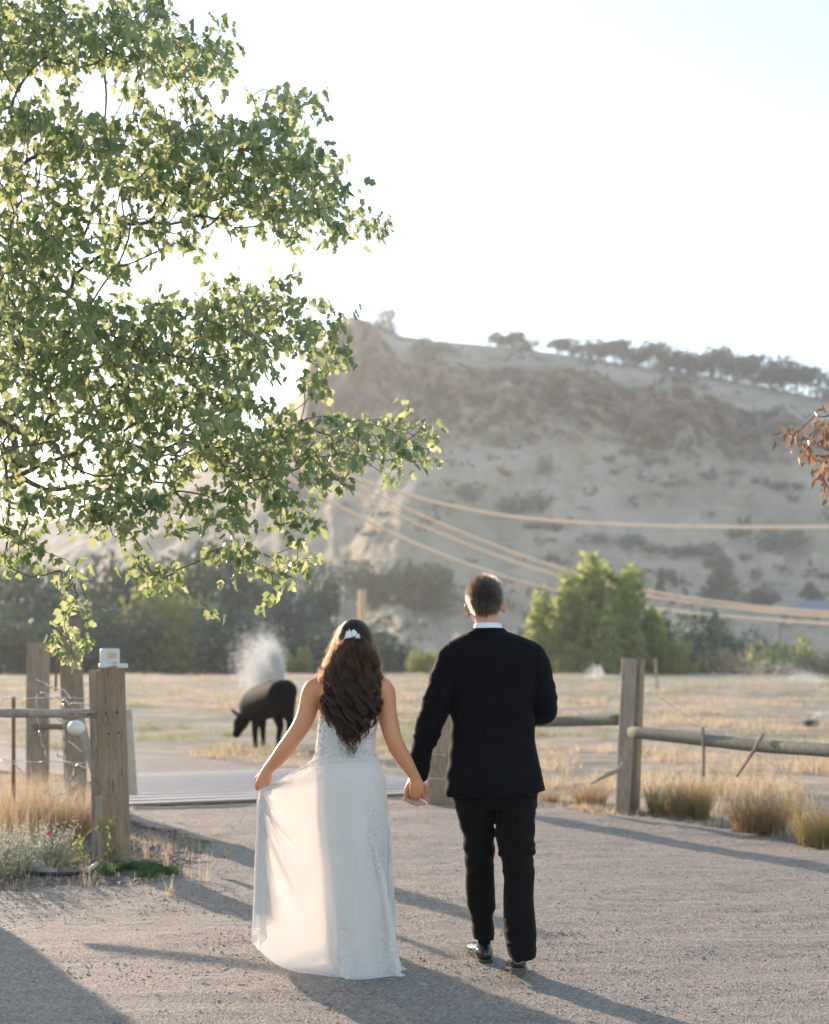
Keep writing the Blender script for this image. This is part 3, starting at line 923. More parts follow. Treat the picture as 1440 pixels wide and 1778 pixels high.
# left tall dry grass and flowering plants near the post
for px, py, R, H, n, br, lb in [(35, 1462, .55, .52, 1500, .8, 'tall rust coloured dry grass at the left edge'), (105, 1458, .45, .48, 1100, .7, 'rust and straw grass clump left of the big front post'), (60, 1425, .5, .5, 900, .5, 'pale dry grass behind the rust coloured clump'), (150, 1450, .22, .42, 350, .4, 'slender grass clump touching the big front post')]:
    b = G(px, py); b[2] = gz(b[0], b[1])
    tuft('dry_grass_clump', b, R, H, n, [('dead_blades', M_brown if br > .6 else M_straw, br, .8), ('tall_blades', M_straw, 1 - br, 1.2)], lb, 'grass clump', 'dry grass round the left posts', lean=.7)

def flower_plant(base, n, H, R, label, mat_st, mat_fl, fl=.006, group=None):
    root = empty('flowering_plant', base, label, 'plant', group)
    st = Geo(); fv, ff = [], []
    for i in range(n):
        a = random.random() * 6.28; r = R * random.random() ** .5; lx, ly = math.cos(a) * r, math.sin(a) * r; h = H * (.55 + .5 * random.random())
        p0 = base + np.array([lx * .35, ly * .35, -.01]); p2 = base + np.array([lx, ly, h]); p1 = (p0 + p2) / 2 + np.array([0, 0, .12 * h])
        q = smoothline([p0, p1, p2], 4); st.add(*tube(q, np.linspace(.0028, .0012, len(q)), 4, False))
        for t in np.linspace(.45, 1, 9):
            c = q[min(int(t * (len(q) - 1)), len(q) - 1)]
            fv.append(c + .006 * rng.normal(size=(3, 3)))
    st_o = st.get(); mk('stems', *st_o, mat_st, root)
    C = np.concatenate(fv); D, S = rand_frames(len(C), (0, 0, .5), .8)
    V, F = leaf_quads(C, D, S, fl * 2.2, fl * 1.6, .3); mk('flower_heads', V, F, mat_fl, root, smooth=False)
    C = C - np.array([0, 0, H * .45]); C = C[C[:, 2] > base[2]]; D, S = rand_frames(len(C), (0, 0, .6), .7)
    V, F = leaf_quads(C, D, S, .03, .007, .2); mk('leaves', V, F, mat_st, root, smooth=False)
    return root
M_white_fl = foliage('pale_flower', [(.5, .5, .44), (.66, .64, .56)], [(.6, .6, .5), (.7, .68, .6)], .4)
for px, py, n, H, R, lb in [(22, 1528, 46, .34, .30, 'pale flowering sage like plant at the left edge by the hose'), (78, 1512, 44, .30, .26, 'pale flowering plant between the rocks and the post'), (-30, 1535, 30, .34, .3, 'pale flowering plant cut by the left picture edge')]:
    b = G(px, py); b[2] = gz(b[0], b[1]); flower_plant(b, n, H, R, lb, M_sage, M_white_fl, group='pale flowering plants')
pp = P(88, 1447, 9.7)
o = mk('poppy_bloom', *leaf_quads(np.repeat(pp[None], 6, 0), *[unit(a) for a in (rng.normal(size=(6, 3)) + np.array([0, 0, .8]), rng.normal(size=(6, 3)))], .03, .03), simple('red_petal', (.75, .12, .06), .5), None, False)
o.name = 'red_flower'; tag(o, 'single small red flower head above the pale flowering plants', 'flower')
M_sprig = foliage('sprig_leaf', [(.20, .24, .09), (.30, .33, .13)], [(.5, .52, .18), (.6, .6, .26)], .5)
def sprig(base, pts, label, n=34, sz=.045):
    root = empty('leafy_sprig', base, label, 'plant', 'leafy sprigs beside the front post')
    q = smoothline(pts, 6); mk('stem', *tube(q, np.linspace(.005, .002, len(q)), 5), M_sprig, root)
    C = q[rng.integers(2, len(q), n)] + .022 * rng.normal(size=(n, 3)); D, S = rand_frames(n, (0, -.2, -.1), .8)
    V, F = maple_leaves(C, D, S, sz * (.6 + .6 * rng.random(n))); mk('leaves', V, F, M_sprig, root, smooth=False)
b = G(190, 1500); sprig(b, [b, P(192, 1470, 10.0), P(183, 1445, 10.0), P(190, 1418, 9.95)], 'taller light green sprig climbing in front of the big post', 40)
b = G(212, 1500); sprig(b, [b, P(208, 1490, 10.0), P(218, 1468, 10.0)], 'short light green sprig at the right foot of the big post', 14, .04)
b = G(140, 1500); sprig(b, [b, P(142, 1480, 9.9), P(136, 1462, 9.9), P(130, 1478, 9.9)], 'light green sprig left of the big post foot', 30)
# small dry weeds on the dirt
for i, (px, py, H, lb) in enumerate([(155, 1548, .20, 'dry straw weed standing in front of the hose end'), (296, 1562, .17, 'lone dry stalk at the edge of the gravel'), (355, 1535, .17, 'sparse pale weed right of the green mat'), (288, 1518, .22, 'thin dry weed behind the green mat'),
                          (255, 1498, .20, 'dry weed between the big post and the green mat'), (395, 1490, .10, 'tiny weed on the dirt left of the dress'), (330, 1530, .12, 'small green tinged weed beside the sparse pale one'), (75, 1568, .08, 'short brown weed below the rocks'), (165, 1566, .08, 'short brown weed below the hose'), (375, 1450, .12, 'weed on the dirt in front of the cattle grid'), (310, 1430, .16, 'straw tuft near the left end of the cattle grid')]):
    b = G(px, py); b[2] = gz(b[0], b[1]); n = 16
    X = b[0] + .018 * rng.normal(size=n); Y = b[1] + .018 * rng.normal(size=n)
    V, F = blades(X, Y, np.full(n, b[2] - .005), H * (.5 + .6 * rng.random(n)), np.full(n, .0055), .7, 4)
    root = mk('dry_weed', V, F, M_straw, smooth=False); tag(root, lb, 'weed', 'weeds on the dirt verge')
# green mat by the hose
c = G(225, 1521); n = 9000
a = rng.random(n) * 6.28; r = rng.random(n) ** .5; X = c[0] + .05 + np.cos(a) * r * .30; Y = c[1] + np.sin(a) * r * .22
k = fbm(X * 4, Y * 4, 0, 3) > -.35; X, Y = X[k], Y[k]; V, F = blades(X, Y, gz(X, Y), .03 + .045 * (1 - ((X - c[0] - .05) / .3) ** 2) * rng.random(len(X)), np.full(len(X), .004), .8, 2)
o = mk('green_ground_cover', V, F, foliage('mat_green', [(.05, .11, .05), (.09, .17, .07)], [(.1, .2, .06), (.16, .26, .08)], .4), smooth=False)
tag(o, 'flat patch of short green growth at the edge of the dirt by the big post', 'ground cover', kind='stuff')

# ---------------------------------------------------------------- the big tree whose boughs hang in from the left
GRID = """
9998887500000
9998899985
8888898999
6434046770
7883213421158600
8999989978998000
87899999999998100
86757899999999600
866886789889998300
98876767856798776
999865665112250
9985663001224
9985442257774
9999878999999850
9999999999988850
9999999999973672
889999889882284
76489898999610
888568878999868868500
876788898989986788700
77578887769877825
6788878658878500
664566667666850
7634545217722600
5254037700585600
0045003820073300
0016000360000
0475000000
0023000000
""".split()
TREE_T = np.array([-4.35, 10.5])
def grow_tree():
    cells = []
    for r, row in enumerate(GRID):
        for c, ch in enumerate(row):
            if ch != '0': cells.append((c * 40 + 20, r * 40 + 20, int(ch)))
    for r in range(-8, 25):                      # the rest of the crown, outside the frame
        for c in range(-22, 0):
            d = 7 - abs(c + 8) * .25 - max(0, r - 17) * .9
            if r > 21 - abs(c + 8) * .3: continue
            if d > 1: cells.append((c * 40 + 20, r * 40 + 20, d * .42))
    for r in range(-6, 0):
        for c in range(0, 9 + r): cells.append((c * 40 + 20, r * 40 + 20, 5.0))
    tw = []
    for px, py, d in cells:
        m = max(d - 1.2, 0) ** 2.2 / 78 * 6.3 if px > 0 else d * .9
        k = int(m) + (random.random() < m - int(m))
        for _ in range(k):
            x, y = px + random.uniform(-21, 21), py + random.uniform(-21, 21)
            Y = 8.5 + random.gauss(0, .55) + max(0, (-x) / 420) * random.gauss(.6, 1.6)
            if y > 850: Y = 7.7 + random.gauss(0, .2)
            p = P(x, y, min(max(Y, 6.9), 14))
            k2 = (p[1] - 6.7) / sdir.y; hx, hz = p[0] - k2 * sdir.x, p[2] - k2 * sdir.z
            if -1.0 < hx < .75 and hz < 2.05 and (px < 0 or random.random() < .35): continue
            tw.append(p)
    return np.array(tw)
tw = grow_tree()
root = np.array([(TREE_T[0], TREE_T[1], -.15), (TREE_T[0] + .05, TREE_T[1], .7), (TREE_T[0] - .04, TREE_T[1] - .03, 1.5), (TREE_T[0] + .06, TREE_T[1] - .05, 2.4), (TREE_T[0] + .22, TREE_T[1] - .25, 3.3), (TREE_T[0] + .10, TREE_T[1] - .4, 4.3), (TREE_T[0] + .3, TREE_T[1] - .5, 5.4), (TREE_T[0] + .2, TREE_T[1] - .6, 6.6)])
tree = empty('maple_tree', (TREE_T[0], TREE_T[1], 0), 'large green leafy tree whose boughs hang in from the left edge', 'tree')
M_mleaf = foliage('maple_leaf', [(.062, .115, .07), (.09, .15, .092), (.13, .19, .12)], [(.32, .44, .16), (.50, .56, .24), (.68, .68, .36)], .52, .30, big=None)
pts, par, rad, order = skeleton(tw, root, rmin=.0012, rpow=.50, k=.0010)
gw = Geo()
rt = np.array([.40, .35, .31, .27, .20, .14, .09, .04]); q = smoothline(np.concatenate([root, rt[:, None]], 1), 4); gw.add(*tube(q[:, :3], q[:, 3], 14, wob=.03, seed=3))
mk('trunk', *gw.get(), M_bark, tree)
gw = Geo()
for i in order:
    p, b = pts[i], pts[par[i]]
    g = pts[par[par[i]]] if par[par[i]] >= 0 else b
    mid = (p + b) / 2 + .16 * ((b - g) if np.linalg.norm(b - g) < 1 else 0) + np.array([0, 0, -.02 * np.linalg.norm(p - b)])
    r1 = min(rad[i], .07); r0 = min(rad[par[i]] * .8, r1 * 1.7)
    q = smoothline([b, mid, p], 2)
    gw.add(*tube(q, np.linspace(r0, r1, len(q)), 5 if r0 < .012 else 8, False))
M_twig = simple('twig_bark', (.12, .10, .08), .85, (.19, .165, .13), 20)
mk('branches', *gw.get(), M_twig, tree)
# leaves: short hanging shoots at every twig end
nt_ = len(tw); per = 8
C = np.repeat(tw, per, 0); n = len(C)
sh = unit(rng.normal(size=(nt_, 3)) * np.array([1, 1, .5]) + np.array([.35, 0, -.45])); tpar = np.tile(np.linspace(0, 1, per), nt_)[:, None]
C = C + np.repeat(sh, per, 0) * (tpar - .35) * .13 + .028 * rng.normal(size=(n, 3))
D = unit(np.repeat(sh, per, 0) * .25 + np.array([0, 0, -.75]) + .42 * rng.normal(size=(n, 3)))
Sd = unit(np.cross(D, rng.normal(size=(n, 3)) * np.array([1, 1, .4])))
sz = .062 * (.6 + .65 * rng.random(n))
V, F = maple_leaves(C, D, Sd, sz)
mk('leaves', V, F, M_mleaf, tree, smooth=False)
print('tree twigs', nt_, 'leaves', n)

# copper leaved tree reaching in from the right
t2 = np.array([4.3, 9.6])
tree2 = empty('copper_tree', (t2[0], t2[1], 0), 'copper leaved tree with one small branch reaching in at the right edge', 'tree')
ends = [P(x, y, 9.0 + .2 * random.gauss(0, 1)) for x, y in [(1380, 752), (1368, 748), (1392, 765), (1402, 778), (1415, 722), (1425, 735), (1412, 790), (1424, 800), (1418, 745), (1430, 760), (1432, 782), (1436, 815), (1428, 825), (1440, 850), (1445, 720), (1450, 745), (1446, 790), (1452, 830), (1460, 770), (1470, 720), (1480, 800), (1500, 760), (1520, 700), (1500, 850)]]
for _ in range(220):
    d = unit(rng.normal(size=3)); e = np.array([t2[0], t2[1], 3.1]) + d * np.array([.85, .85, .9]) * random.random() ** .4
    if (e[0] / e[1] * FPX + CX) > 1470: ends.append(e)
ends = np.array(ends)
rt2 = np.array([(t2[0], t2[1], -.1), (t2[0] - .02, t2[1], .8), (t2[0] + .02, t2[1], 1.6), (t2[0], t2[1], 2.2)])
pts, par, rad, order = skeleton(ends, rt2, .002, .5, .0025)
q = smoothline(rt2, 4); mk('trunk', *tube(q, np.linspace(.06, .04, len(q)), 10), M_bark, tree2)
gw = Geo()
for i in order: gw.add(*tube([pts[par[i]], (pts[i] + pts[par[i]]) / 2 + np.array([0, 0, -.01]), pts[i]], [min(rad[par[i]], .03) * .7, rad[i], rad[i] * .8], 5, False))
mk('branches', *gw.get(), M_twig, tree2)
per = 9; C = np.repeat(ends, per, 0) + .035 * rng.normal(size=(len(ends) * per, 3)); n = len(C)
D = unit(np.array([-.1, 0, -.8]) + .4 * rng.normal(size=(n, 3))); S = unit(np.cross(D, rng.normal(size=(n, 3))))
V, F = leaf_quads(C, D, S, .07 * (.7 + .5 * rng.random(n)), .032, .35)
M_cop = foliage('copper_leaf', [(.10, .055, .04), (.17, .095, .065), (.25, .15, .10)], [(.40, .20, .10), (.56, .36, .20)], .4, .22)
mk('leaves', V, F, M_cop, tree2, smooth=False)

# fallen leaves and bits of straw on the gravel
n = 130; Y = 4.2 + 9 * rng.random(n); X = (rng.random(n) * 2 - 1) * Y * .3; k = road_sd(X, Y) > .05; X, Y = X[k], Y[k]
Cc = np.stack([X, Y, gz(X, Y) + .024 + rut(X, Y)], 1); D = unit(rng.normal(size=Cc.shape) * np.array([1, 1, .18])); S = unit(np.cross(D, np.array([0, 0, 1.0]) + .3 * rng.normal(size=Cc.shape)))
o = mk('fallen_leaves', *leaf_quads(Cc, D, S, .018 + .028 * rng.random(len(Cc)), .012, .35), foliage('dead_leaf', [(.20, .12, .06), (.40, .18, .09), (.42, .34, .20)], [(.3, .2, .1), (.4, .3, .15)], .25), smooth=False); tag(o, kind='stuff')
# ================================================================== FENCES, GRID, CABLES, COW
def mat_wood(name, c1, c2, c3, scale=9, axis=(1, 1, .09), bd=.006):
    m, nt, out = newmat(name)
    v = coords(nt, axis)
    a = noise(nt, v, scale * 6, 8, .7, .4); b = noise(nt, coords(nt), 2.2, 4, .6); cr = noise(nt, v, scale * 14, 3, .5)
    c = ramp(nt, a, [(.28, c1), (.48, c2), (.70, c3)])
    c = mixc(nt, ramp(nt, b, [(.35, .0), (.7, .6)]), c, tuple(q * .62 for q in c2))
    c = mixc(nt, ramp(nt, cr, [(.30, .9), (.38, 0.0)]), c, (.03, .025, .02))
    principled(nt, out, c, .85, bump(nt, math_n(nt, 'ADD', a, cr), 1.0, bd), .3)
    return m
M_tie = mat_wood('weathered_tie', (.20, .135, .09), (.35, .25, .175), (.48, .365, .27))
M_tie2 = mat_wood('grey_tie', (.22, .175, .14), (.38, .305, .245), (.54, .45, .37))
M_rail = mat_wood('round_rail', (.13, .135, .105), (.20, .20, .155), (.28, .27, .21), 5, (.12, 1, 1))
M_metal = simple('galvanised', (.45, .44, .42), .38, (.30, .29, .28), 30, Metallic=.85)
M_wire = simple('wire_metal', (.75, .74, .72), .25, Metallic=1.0)
M_rust = simple('rusty_stake', (.22, .11, .06), .8, (.32, .18, .10), 25)

def beam(p0, p1, w, d, seed=0, seg=22, jag=.006, face=(0, -1, 0), top=0.0):
    """squared timber with worn corners and checks; w across, d along the face normal"""
    r = np.random.default_rng(seed)
    p0, p1 = np.array(p0, float), np.array(p1, float); T = unit(p1 - p0)
    Nn = np.array(face, float); Nn = unit(Nn - T * (Nn @ T)); S = np.cross(T, Nn)
    sec = []
    m = 7
    for sx, sy, ex, ey in ((-1, -1, 1, -1), (1, -1, 1, 1), (1, 1, -1, 1), (-1, 1, -1, -1)):
        for t in np.linspace(0, 1, m, endpoint=False): sec.append((sx + (ex - sx) * t, sy + (ey - sy) * t))
    sec = np.array(sec); rr = np.abs(sec).prod(1)
    sec = sec * (1 - .07 * (rr > .9)[:, None])
    V = []
    per = 1 + .02 * r.normal(size=len(sec))
    for i in range(seg + 1):
        t = i / seg
        wob = 1 + jag * 2 * (vnoise(sec[:, 0] * 2.2 + seed, sec[:, 1] * 2.2, t * 7) + .6 * vnoise(sec[:, 0] * 7 + seed, sec[:, 1] * 7, t * 16))
        chk = 1 - .05 * ((np.arange(len(sec)) % 11 == 3) * (t > .15)) * (1 + .5 * math.sin(t * 9 + seed))
        s2 = sec * (per * wob * chk)[:, None]
        c = p0 + (p1 - p0) * t
        if i == seg: c = c + T * 0
        q = c + S * s2[:, :1] * w / 2 + Nn * s2[:, 1:] * d / 2
        if i == seg: q = q + T * (top * s2[:, :1] + .006 * vnoise(sec[:, 0] * 5 + seed, sec[:, 1] * 5)[:, None])
        V.append(q)
    n = len(sec)
    V = np.concatenate(V)
    F = [(i * n + j, i * n + (j + 1) % n, (i + 1) * n + (j + 1) % n, (i + 1) * n + j) for i in range(seg) for j in range(n)]
    F += [tuple(seg * n + j for j in range(n)), tuple(range(n - 1, -1, -1))]
    # split end caps stay flat
    return V, F

M_prail = mat_wood('pale_rail', (.26, .215, .185), (.42, .355, .31), (.58, .50, .44), 5, (.12, 1, 1))
# ---- left fence: front post, two rear posts, rail, stake, wires
YL = 10.2
lf = empty('wooden_fence', P(195, 1500, YL) * np.array([1, 1, 0]), 'weathered fence of thick timber posts and one round rail at the left', 'fence')
def post(part, bot, topp, Y0, Y1, w, d, parent, mat, seed, face=(0, -1, 0), top=0.0, label=None):
    o = mk(part, *beam(P(*bot, Y0) * np.array([1, 1, 0]) + np.array([0, 0, -.1]), P(*topp, Y1), w, d, seed, face=face, top=top), mat, parent, smooth=False)
    if label: o['label'] = label
    return o
front = post('post', (204, 1500), (192, 1161), YL, YL, .155, .17, lf, M_tie, 1, (-.30, -1, 0), .02, 'big brown front post with nail holes')
g = Geo()
M_hole = simple('dark_hole', (.01, .008, .006), .9)
for px, py in [(195, 1240), (189, 1274), (206, 1272), (184, 1239), (203, 1237)]:
    c = P(px, py, YL - .090 - .003 * ((py > 1260))); sub('nail_hole', *tube([c, c + np.array([0, .02, 0])], [.0065, .0065], 8), M_hole, front, smooth=False)
post('post', (176, 1492), (169, 1164), YL + .22, YL + .22, .07, .16, lf, M_tie2, 2, (-.2, -1, 0), 0, 'narrow grey post behind the big front post')
post('post', (66, 1380), (67, 1117), 14.6, 14.6, .20, .17, lf, M_tie2, 3, (-.1, -1, 0), .0, 'greyish leftmost rear post')
post('post', (134, 1385), (121, 1083), 14.3, 14.3, .16, .19, lf, M_tie, 4, (-.45, -1, 0), .05, 'tallest leaning rear post')
q = smoothline([P(-160, 1238, 10.9), P(0, 1238, 10.6), P(90, 1239, 10.4), P(172, 1239, YL + .14)], 6)
mk('rail', *tube(q, .033 + .002 * np.sin(np.arange(len(q))), 12, wob=.02), M_prail, lf)
q = smoothline([P(60, 1262, 14.5), P(100, 1262, 14.4), P(134, 1264, 14.3)], 3)
mk('rail', *tube(q, .03, 8), M_rail, lf)
mk('brace', *beam(P(176, 1385, YL + .30), P(140, 1250, YL + 1.2), .05, .05, 6), M_tie2, lf, smooth=False)
mk('metal_stake', *tube([P(24, 1400, 12.0) * np.array([1, 1, 0]), P(24, 1210, 12.0)], .017, 6), M_rust, lf)
mk('metal_stake', *tube([P(97, 1200, 13.5), P(99, 1132, 13.5)], .012, 6), M_rust, lf)
mk('wooden_peg', *beam(P(176, 1460, YL - .2) * np.array([1, 1, 0]), P(172, 1382, YL - .2), .035, .03, 8), M_tie2, lf, smooth=False)
def squig(rows, Y, amp=5, rad=.0055, seed=0):
    r = random.Random(seed); pts = []
    for (a, b) in zip(rows[:-1], rows[1:]):
        m = max(int(math.hypot(b[0] - a[0], b[1] - a[1]) / 7), 1)
        for k in range(m):
            t = k / m; pts.append(P(a[0] + (b[0] - a[0]) * t + r.uniform(-amp, amp) * .6, a[1] + (b[1] - a[1]) * t + r.uniform(-amp, amp), Y + r.uniform(-.03, .03)))
    pts.append(P(*rows[-1], Y))
    q = smoothline(pts, 3); return tube(q, rad, 5)
for i, rows in enumerate([[(62, 1177), (78, 1188), (110, 1195), (122, 1215)], [(73, 1200), (105, 1218), (135, 1222), (160, 1228)], [(98, 1304), (112, 1322), (130, 1326), (150, 1334)], [(93, 1346), (110, 1345), (133, 1362)],
                          [(120, 1290), (136, 1300), (142, 1306)], [(22, 1322), (40, 1340)], [(75, 1374), (92, 1382), (122, 1376)], [(100, 1250), (126, 1254)], [(60, 1190), (66, 1230), (70, 1290), (92, 1330)], [(125, 1330), (128, 1372)], [(140, 1225), (158, 1240)],
                          [(0, 1215), (60, 1212), (120, 1210), (170, 1214)], [(0, 1320), (60, 1322), (170, 1325)], [(110, 1222), (112, 1300), (118, 1372)]]):
    mk('barbed_wire', *squig(rows, 11.2 + .1 * (i % 5), 4 if i < 11 else 1.2, .0060 if i < 8 else .003, i), M_wire, lf)
o = mk('plastic_float', *(lambda c: (np.array([c + .068 * np.array([math.cos(a) * math.sin(b), math.sin(a) * math.sin(b), .86 * math.cos(b)]) for b in np.linspace(.05, math.pi - .05, 12) for a in np.linspace(0, 2 * math.pi, 18, endpoint=False)]),
        [(i * 18 + j, i * 18 + (j + 1) % 18, (i + 1) * 18 + (j + 1) % 18, (i + 1) * 18 + j) for i in range(11) for j in range(18)]))(P(133, 1264, 11.0)), simple('white_plastic', (.8, .8, .78), .35), None)
o.name = 'float_ball'; tag(o, 'white round plastic ball hanging on the wires under the rail by the front post', 'float')
# white board behind the front post
o = mk('white_board', *beam(P(232, 1380, 10.9), P(222, 1232, 10.9), .07, .02, 9, jag=.004, face=(-.3, -1, 0)), simple('board_paint', (.72, .68, .60), .7, (.55, .5, .43), 12), None, smooth=False)
tag(o, 'narrow pale board leaning behind the right side of the big front post', 'board')

# electric box on the front post
def rbox(c, sx, sy, sz, bev=.006, rz=0.0, seg=2):
    import bmesh
    bm = bmesh.new(); bmesh.ops.create_cube(bm, size=1)
    for v in bm.verts: v.co = Vector((v.co.x * sx, v.co.y * sy, v.co.z * sz))
    if bev: bmesh.ops.bevel(bm, geom=list(bm.edges), offset=bev, segments=seg, affect='EDGES', profile=.5)
    V = np.array([tuple(v.co) for v in bm.verts]); F = [[v.index for v in f.verts] for f in bm.faces]; bm.free()
    cz, sn = math.cos(rz), math.sin(rz)
    V = np.stack([V[:, 0] * cz - V[:, 1] * sn, V[:, 0] * sn + V[:, 1] * cz, V[:, 2]], 1)
    return V + np.asarray(c), F
M_wp = simple('box_white', (.74, .75, .78), .4, (.66, .67, .69), 30, spec=.5)
bx = empty('control_box', P(190, 1157, YL), 'small white box with an orange sticker on top of the front post', 'box')
mk('housing', *rbox(P(191, 1141, YL), .135, .10, .125, .012, .25), M_wp, bx)
mk('base_plate', *rbox(P(197, 1156, YL + .0), .20, .15, .032, .006, .25), M_wp, bx)
lb = mk('label', *rbox(P(195, 1138, YL) + np.array([.012, -.0545, 0]), .062, .003, .042, 0, .25), simple('orange_label', (.80, .42, .22), .5, (.72, .5, .38), 60), bx, smooth=False)
for dx in (.02, .036):
    c = P(195, 1151, YL) + np.array([dx, -.050 + dx * .25, .0]); mk('terminal', *tube([c, c + np.array([0, -.012, 0])], .004, 6), simple('dark_plastic', (.02, .02, .02), .4), bx)

# ---- right fence
rf = empty('wooden_fence', P(1090, 1410, 13.4) * np.array([1, 1, 0]), 'fence of round grey green rails on a tall split post at the right', 'fence')
YR = 13.4
post('post', (1080, 1410), (1093, 1144), YR, YR, .135, .16, rf, M_tie2, 11, (-.2, -1, 0), .0, 'front half of the tall post, leaning')
post('post', (1098, 1408), (1108, 1145), YR + .12, YR + .12, .115, .15, rf, M_tie, 12, (-.35, -1, 0), .0, 'rear darker half of the tall post')
q = smoothline([P(760, 1256, 15.4), P(900, 1254, 14.4), P(1000, 1252, 14.0), P(1075, 1250, 13.5)], 6)
mk('rail', *tube(q, .052, 14, wob=.012), M_rail, rf)
q = smoothline([P(1097, 1271, 13.2), P(1200, 1282, 12.5), P(1320, 1295, 11.7), P(1440, 1303, 10.9), P(1600, 1322, 10.1), P(1800, 1340, 9.3)], 6)
mk('rail', *tube(q, np.linspace(.056, .052, len(q)), 14, wob=.012), M_rail, rf)
mk('hanging_stay', *tube(smoothline([P(1220, 1262, 12.30), P(1222, 1300, 12.28), P(1221, 1348, 12.26)], 4), np.linspace(.019, .013, 9), 6, wob=.08), M_tie2, rf)
mk('hanging_stay', *tube(smoothline([P(1325, 1275, 11.6), P(1308, 1305, 11.55), P(1279, 1349, 11.5)], 4), np.linspace(.019, .010, 9), 6, wob=.08), M_tie2, rf)
mk('broken_branch', *tube(smoothline([P(1083, 1328, 13.2), P(1072, 1338, 13.15), P(1050, 1348, 13.1), P(1026, 1361, 13.1)], 4), np.linspace(.03, .007, 13), 6, wob=.1), M_tie2, rf)
for rows in ([(1130, 1200), (1200, 1247), (1300, 1300), (1440, 1400)], [(985, 1318), (1040, 1362)]):
    mk('wire', *tube(smoothline([P(a, b, 12.6 - (a - 1130) * .004) for a, b in rows], 5), .0022, 4), M_wire, rf)
q = smoothline([P(1320, 1300, 11.9), P(1220, 1420, 12.2)], 3)
# dark gate post behind the couple
gp = empty('gate_post', P(765, 1388, 14.2) * np.array([1, 1, 0]), 'dark timber gate post behind the couple between the two held hands and the jacket', 'post')
mk('shaft', *beam(P(765, 1385, 14.2) * np.array([1, 1, 0]) + np.array([0, 0, -.1]), P(768, 1150, 14.2), .24, .22, 21, face=(-.2, -1, 0)), M_tie, gp, smooth=False)
for zz in (1352, 1310): mk('wire_band', *tube([P(742, zz, 14.08), P(790, zz + 1, 14.08)], .005, 5), M_wire, gp)
# thin stake in the pasture behind the right post
o = mk('stake', *tube([P(1141, 1190, 60) * np.array([1, 1, 0]), P(1138, 1143, 60)], .05, 6), M_tie2, None); tag(o, 'thin stake standing in the pasture just right of the tall fence post', 'stake')

# ---- cattle grid across the road
cg = empty('cattle_grid', (-1.2, 15.6, 0), 'cattle grid of pale steel bars across the gravel road behind the couple', 'cattle grid')
M_pipe = simple('painted_pipe', (.62, .56, .53), .5, (.48, .42, .38), 14)
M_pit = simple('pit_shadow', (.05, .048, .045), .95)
ga = math.atan2(1.25, 3.2); gdx = np.array([math.cos(ga), math.sin(ga)]); gdy = np.array([-gdx[1], gdx[0]])
g0 = np.array([-2.75, 13.75]) + gdx * 1.72
for k in range(12):
    c = g0 + gdy * (.10 + k * .29); w_ = .012 * (random.random() - .5)
    mk('bar', *rbox((c[0], c[1], .052 + w_ * .2), 3.44, .135, .008, .002, ga + w_ * .4), M_pipe, cg)
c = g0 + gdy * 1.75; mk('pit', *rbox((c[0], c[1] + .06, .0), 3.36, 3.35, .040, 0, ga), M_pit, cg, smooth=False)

# ---- utility pole and cables
up = empty('utility_pole', (P(629, 1136, 58)[0], 58, 0), 'short wooden utility pole in the pasture rising behind the head of the bride', 'pole')
mk('shaft', *tube([(P(629, 1136, 58)[0], 58, -.3), P(629.5, 1024, 58)], [.17, .15], 12), simple('pole_wood', (.62, .37, .20), .8, (.74, .47, .28), 8), up)
M_cable = simple('pale_cable', (.92, .62, .43), .5, (.95, .70, .52), 3)
def cable(rows, r, label):
    q = smoothline([P(a, b, Y) for a, b, Y in rows], 10); o = mk('power_cable', *tube(q, 1.18 * r * q[:, 1] / 60, 6, False), M_cable, None); tag(o, label, 'cable', 'overhead cables')
cable([(-400, 480, 34), (-100, 590, 42), (200, 682, 48), (400, 748, 54), (540, 800, 58), (620, 832, 62), (760, 873, 68), (900, 898, 74), (1040, 909, 80), (1200, 914, 86), (1440, 915, 96), (1900, 905, 115)], .068, 'highest pale cable crossing the whole hillside alone')
cable([(-400, 560, 40), (-100, 650, 52), (200, 732, 70), (440, 800, 95), (600, 885, 105), (760, 960, 112), (940, 1020, 119), (1100, 1052, 124), (1250, 1069, 128), (1440, 1083, 132), (1900, 1110, 140)], .062, 'lowest of the three cables that run together behind the willow')
cable([(-400, 470, 40), (-100, 560, 52), (200, 650, 70), (440, 764, 95), (600, 850, 105), (720, 907, 112), (850, 960, 118), (960, 996, 122), (1110, 1031, 126), (1250, 1052, 130), (1440, 1070, 134), (1900, 1094, 142)], .044, 'middle of the three cables that run together behind the willow')
cable([(-400, 425, 40), (-100, 520, 52), (200, 620, 70), (440, 740, 95), (600, 832, 105), (720, 889, 112), (850, 943, 118), (960, 982, 122), (1110, 1022, 126), (1250, 1045, 130), (1440, 1063, 134), (1900, 1088, 142)], .044, 'uppermost of the three cables that run together behind the willow')

